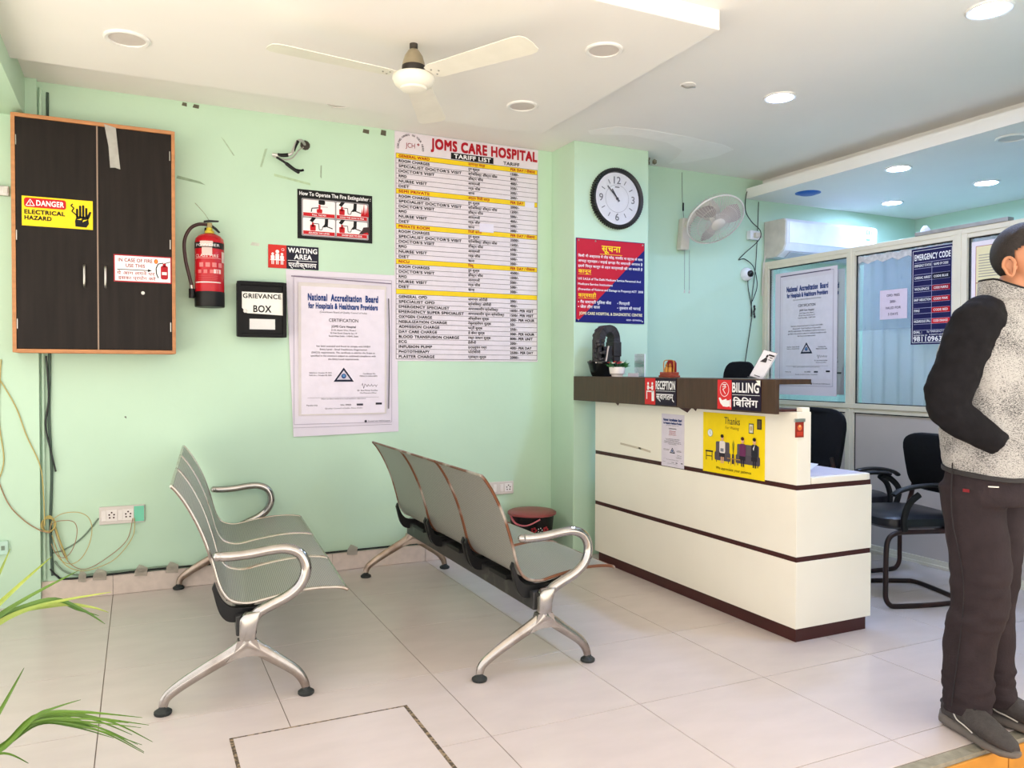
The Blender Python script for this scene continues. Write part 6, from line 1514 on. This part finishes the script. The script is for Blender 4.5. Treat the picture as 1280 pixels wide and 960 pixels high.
for i in range(m_ + 1):
    for k in range(n):
        b_, fx, zz, rx = hairpt(i, k)
        if in_hair(fx, zz, rx):
            keep[(i, k)] = len(vs_)
            edge = zz - hair_lim(fx)
            lift = 0.0015 + 0.007 * min(1, edge * 1.3) + 0.004 * max(0, zz)
            vs_.append(b_ + (b_ - HC).normalized() * lift)
for i in range(m_):
    for k in range(n):
        ids = [(i, k), (i + 1, k), (i + 1, (k + 1) % n), (i, (k + 1) % n)]
        if all(q in keep for q in ids): fs_.append(tuple(keep[q] for q in ids))
hm.add(vs_, fs_); hr = hm.build('hair', HAIR, per, smooth=True)
# --- trousers
TRO = mat('charcoal_denim', (50, 43, 46), rough=0.9, spec=0.15, var=0.14, scale=16, bump=0.15, bscale=120)
tr = MB()
tr.loft([oval(TC + UPV * z, a_, b_, p=2.4) for z, a_, b_ in ((.80, .155, .122), (.86, .165, .125), (.93, .163, .12), (.985, .155, .113))])
for lg, rad in ((legR, (.094, .092, .090, .088, .086, .083, .082, .080, .078, .076, .074, .072, .071)), (legL, (.094, .092, .090, .088, .086, .083, .081, .078, .076, .074, .072, .071, .070))):
    a_, b_, c_ = [q for q, _ in lg]
    pts = smoothpath([a_ - UPV * 0.0, b_ , (b_ + c_) / 2 - F * 0.012, c_ - UPV * 0.035], 4)
    rings = []
    for i, q in enumerate(pts): rings.append(oval(q, rad[i] * 0.97, rad[i] * 1.06, p=2.2))
    tr.loft(rings)
to = remesh(tr, 'trousers', TRO, per, 0.008, 5)
def nz3(c, f, st=1.0): return mnoise.noise(Vector((c.x * f, c.y * f, c.z * f * st)))
def tfold(c):
    v = 0.007 * nz3(c, 9, 1.6)
    if c.z < 0.20: v += 0.009 * nz3(c, 13, 3.5)
    elif 0.36 < c.z < 0.58: v += 0.006 * nz3(c, 12, 2.6)
    return v
fold(to.data, tfold)
st_ = MB()
for lg in (legR,):
    side = (RG * 0.95 - F * 0.2).normalized()
    pts = smoothpath([legR[0][0] + side * .096 + UPV * 0.08, legR[0][0] + side * .096 - UPV * 0.1, legR[1][0] + side * .0835, legR[2][0] + side * .076], 6)
    st_.tube(pts, 0.0022, 5)
st_.build('side_seam', mat('seam', (36, 32, 36), rough=0.8), to)
MB().obox(TC + RG * 0.171 + UPV * 0.852, F * 0.010, UPV * 0.005, RG * 0.002).build('pocket_tag', ink((120, 26, 34)), to)
MB().obox(TC + RG * 0.150 + F * 0.075 + UPV * 0.872, (F * 0.8 - RG * 0.5) * 0.016, UPV * 0.002, (RG * 0.8 + F * 0.5) * 0.003).build('pocket_tag', M_STEEL, to)
# --- jacket body
def jacket_mat():
    m = bpy.data.materials.new('grey_scribble_print'); m.use_nodes = True
    nt = m.node_tree; N = nt.nodes; Lk = nt.links; b = N['Principled BSDF']
    tc = N.new('ShaderNodeTexCoord'); mp = N.new('ShaderNodeMapping'); mp.inputs['Scale'].default_value = (1, 1, 2.4)
    Lk.new(tc.outputs['Object'], mp.inputs[0])
    n1 = N.new('ShaderNodeTexNoise'); n1.inputs['Scale'].default_value = 190; n1.inputs['Detail'].default_value = 6; n1.inputs['Roughness'].default_value = 0.75
    Lk.new(mp.outputs[0], n1.inputs['Vector'])
    n2 = N.new('ShaderNodeTexNoise'); n2.inputs['Scale'].default_value = 11; n2.inputs['Detail'].default_value = 3
    Lk.new(tc.outputs['Object'], n2.inputs['Vector'])
    ad = N.new('ShaderNodeMath'); ad.operation = 'MULTIPLY_ADD'; ad.inputs[1].default_value = 0.22; Lk.new(n2.outputs['Fac'], ad.inputs[0]); Lk.new(n1.outputs['Fac'], ad.inputs[2])
    rp = N.new('ShaderNodeValToRGB'); rp.color_ramp.elements[0].position = 0.52; rp.color_ramp.elements[0].color = lin((72, 72, 74))
    rp.color_ramp.elements[1].position = 0.63; rp.color_ramp.elements[1].color = lin((176, 174, 172))
    Lk.new(ad.outputs[0], rp.inputs[0]); Lk.new(rp.outputs[0], b.inputs['Base Color']); b.inputs['Roughness'].default_value = 0.9; b.inputs['Specular IOR Level'].default_value = 0.15
    return m
JK = jacket_mat()
jk = MB()
jk.loft([oval(TC + F * fo + UPV * z, a_, b_, p=2.5, tilt=Vector((0, -0.10, 0)) if z < 0.95 else Vector((0, 0, 0))) for z, a_, b_, fo in ((.905, .170, .135, .004), (.95, .176, .140, .004), (1.05, .176, .142, .0), (1.18, .184, .142, -.004), (1.30, .196, .140, -.004), (1.38, .192, .128, .0), (1.43, .150, .108, .012), (1.465, .100, .088, .022), (1.49, .078, .078, .030))])
jo = remesh(jk, 'jacket', JK, per, 0.009, 5)
fold(jo.data, lambda c: 0.009 * nz3(c, 8, 1.2) + 0.003 * nz3(c, 22, 1.5))
cl_ = MB()
nc = 30; rin = []
NB = NK + F * 0.004
rows_ = []
for z, a_, b_, tk in ((-.02, .084, .088, 0), (.03, .078, .084, 0), (.082, .074, .082, 0), (.087, .070, .078, 0), (.03, .072, .078, 0), (-.02, .076, .080, 0)):
    row = []
    for k in range(nc + 1):
        t = math.radians(112) + math.radians(316) * k / nc
        dz = -0.038 * max(0, math.sin(t)) - 0.0 if z > 0 else -0.038 * max(0, math.sin(t))
        row.append(NB + RG * a_ * math.cos(t) + F * (b_ * math.sin(t)) + UPV * (z + dz))
    rows_.append(row)
vs_ = [q for r_ in rows_ for q in r_]; fs_ = []
for i in range(len(rows_)):
    j = (i + 1) % len(rows_)
    for k in range(nc): fs_.append((i * (nc + 1) + k, i * (nc + 1) + k + 1, j * (nc + 1) + k + 1, j * (nc + 1) + k))
cl_.add(vs_, fs_).build('collar', JK, jo, smooth=True)
MB().loft([oval(TC + F * .006 + UPV * z, a_, b_, p=2.5, tilt=Vector((0, -0.10, 0))) for z, a_, b_ in ((.896, .166, .131), (.899, .1735, .1385), (.912, .1735, .1385), (.915, .166, .131))]).build('hem_band', mat('dark_hem', (44, 42, 44), rough=0.8), jo, smooth=True)
MB().tube([q + UPV * 0.002 for q in rows_[3]], .0035, 6).build('collar_edge', M_BLK, jo, smooth=True)
# zip at the front
MB().tube(smoothpath([TC + F * .152 + UPV * .92, TC + F * .150 + UPV * 1.15, TC + F * .142 + UPV * 1.32, NB + F * .085 + UPV * -.03], 5), .006, 6).build('zip', M_BLK, jo)
# slit of the pocket the hand goes into
d_ = wrR - TC; t_ = math.atan2(d_.dot(F) / .142, d_.dot(RG) / .176) + 0.12
pt_ = lambda dz, k_: TC + RG * (.179 * math.cos(t_ + k_)) + F * (.145 * math.sin(t_ + k_)) + UPV * (wrR.z + dz)
MB().tube([pt_(.085, .10), pt_(.03, .03), pt_(-.04, -.03), pt_(-.075, -.06)], .005, 6).build('pocket_welt', mat('dark_hem', (44, 42, 44)), jo, smooth=True)
# --- black raglan sleeves
SLV = mat('black_fleece', (28, 27, 30), rough=0.95, spec=0.15, var=0.2, scale=30, bump=0.15, bscale=90)
for s_, (sh, el, wr) in ((1, (shR, elR, wrR)), (-1, (shL, elL, wrL))):
    sm = MB()
    up_ = smoothpath([NB + RG * s_ * .070 - UPV * .012 - F * 0.012, sh + RG * s_ * -.02 + UPV * .014 + F * .014, sh + (el - sh) * 0.45 + RG * s_ * .006, el, el + (wr - el) * 0.5 - UPV * 0.012, wr + (wr - el).normalized() * 0.02], 5)
    n_ = len(up_); prof_ = []
    key = [.036, .084, .078, .066, .056, .042]
    for i in range(n_):
        x_ = i / (n_ - 1) * 5; j = min(int(x_), 4); f_ = x_ - j; prof_.append(key[j] * (1 - f_) + key[j + 1] * f_)
    sm.tube(up_, prof_, 16)
    ell(sm, el, .062, .062, .062, 14)
    so = remesh(sm, 'sleeve', SLV, jo, 0.008, 6)
    fold(so.data, lambda c: 0.010 * nz3(c, 11, 1.7) + 0.003 * nz3(c, 30, 1.5))
# --- shoes
KN = mat('charcoal_knit', (66, 62, 62), rough=0.8, var=0.2, scale=60, bump=0.3, bscale=200); SOLE = mat('grey_sole', (104, 98, 94), rough=0.7, var=0.1)
def shoe(heel, toe, grp=None):
    heel, toe = Vector(heel) - PB, Vector(toe) - PB; d = (toe - heel).normalized(); ln = (toe - heel).length; sd = d.cross(UPV)
    sh_ = thing('shoe', '', 'shoe'); del sh_['label']; del sh_['category']
    sh_.parent = per
    def ring(f_, w_, z0, z1, n=16):
        c = heel + d * ln * f_; out = []
        for k in range(n):
            t = 2 * PI * k / n; x = math.cos(t); y = math.sin(t)
            out.append(c + sd * w_ * math.copysign(abs(x) ** 0.75, x) + UPV * ((z0 + z1) / 2 + (z1 - z0) / 2 * math.copysign(abs(y) ** 0.8, y)))
        return out
    st__ = ((-.015, .022, .030, .052), (.02, .036, .0, .046), (.15, .041, .0, .044), (.4, .040, .0, .038), (.68, .048, .0, .032), (.88, .042, .004, .033), (.97, .026, .010, .035), (1.0, .010, .016, .032))
    so = MB().loft([ring(*q) for q in st__]).build('sole', SOLE, sh_, smooth=True)
    up__ = ((.005, .018, .030, .075), (.04, .032, .028, .100), (.15, .036, .026, .112), (.30, .036, .026, .112), (.42, .039, .030, .112), (.58, .043, .028, .094), (.75, .042, .026, .076), (.90, .034, .026, .060), (.975, .018, .026, .046))
    MB().loft([ring(*q) for q in up__]).build('upper', KN, sh_, smooth=True)
    MB().loft([ring(*q) for q in ((.02, .030, .07, .094), (.12, .040, .075, .118), (.28, .041, .075, .120), (.34, .030, .08, .112))]).build('ankle_collar', M_BLK, sh_, smooth=True)
    lc = MB()
    for k in range(4):
        f_ = .40 + .065 * k; c = heel + d * ln * f_ + UPV * (.116 - .0105 * k - 0.003 * k)
        lc.tube([c - sd * .028 - UPV * .012, c - sd * .012 + UPV * 0.002, c + sd * .012 + UPV * 0.002, c + sd * .028 - UPV * .012], .005, 6)
    lc.build('lace', mat('glossy_lace', (40, 38, 40), rough=0.15), sh_, smooth=True)
    for s_ in (1, -1):
        P_ = [heel + d * ln * f_ + sd * s_ * (w_ + .0015) + UPV * z for f_, w_, z in ((.10, .036, .092), (.22, .0375, .086), (.30, .0375, .055), (.42, .039, .048), (.55, .0425, .040))]
        MB().tube(smoothpath(P_, 4), .0025, 5).build('piping', ink((206, 204, 196)), sh_, smooth=True)
    return sh_
shoe((2.592, 1.845, 0.0), (2.523, 1.548, 0.0))
shoe((2.742, 1.850, 0.0), (2.800, 1.550, 0.0))
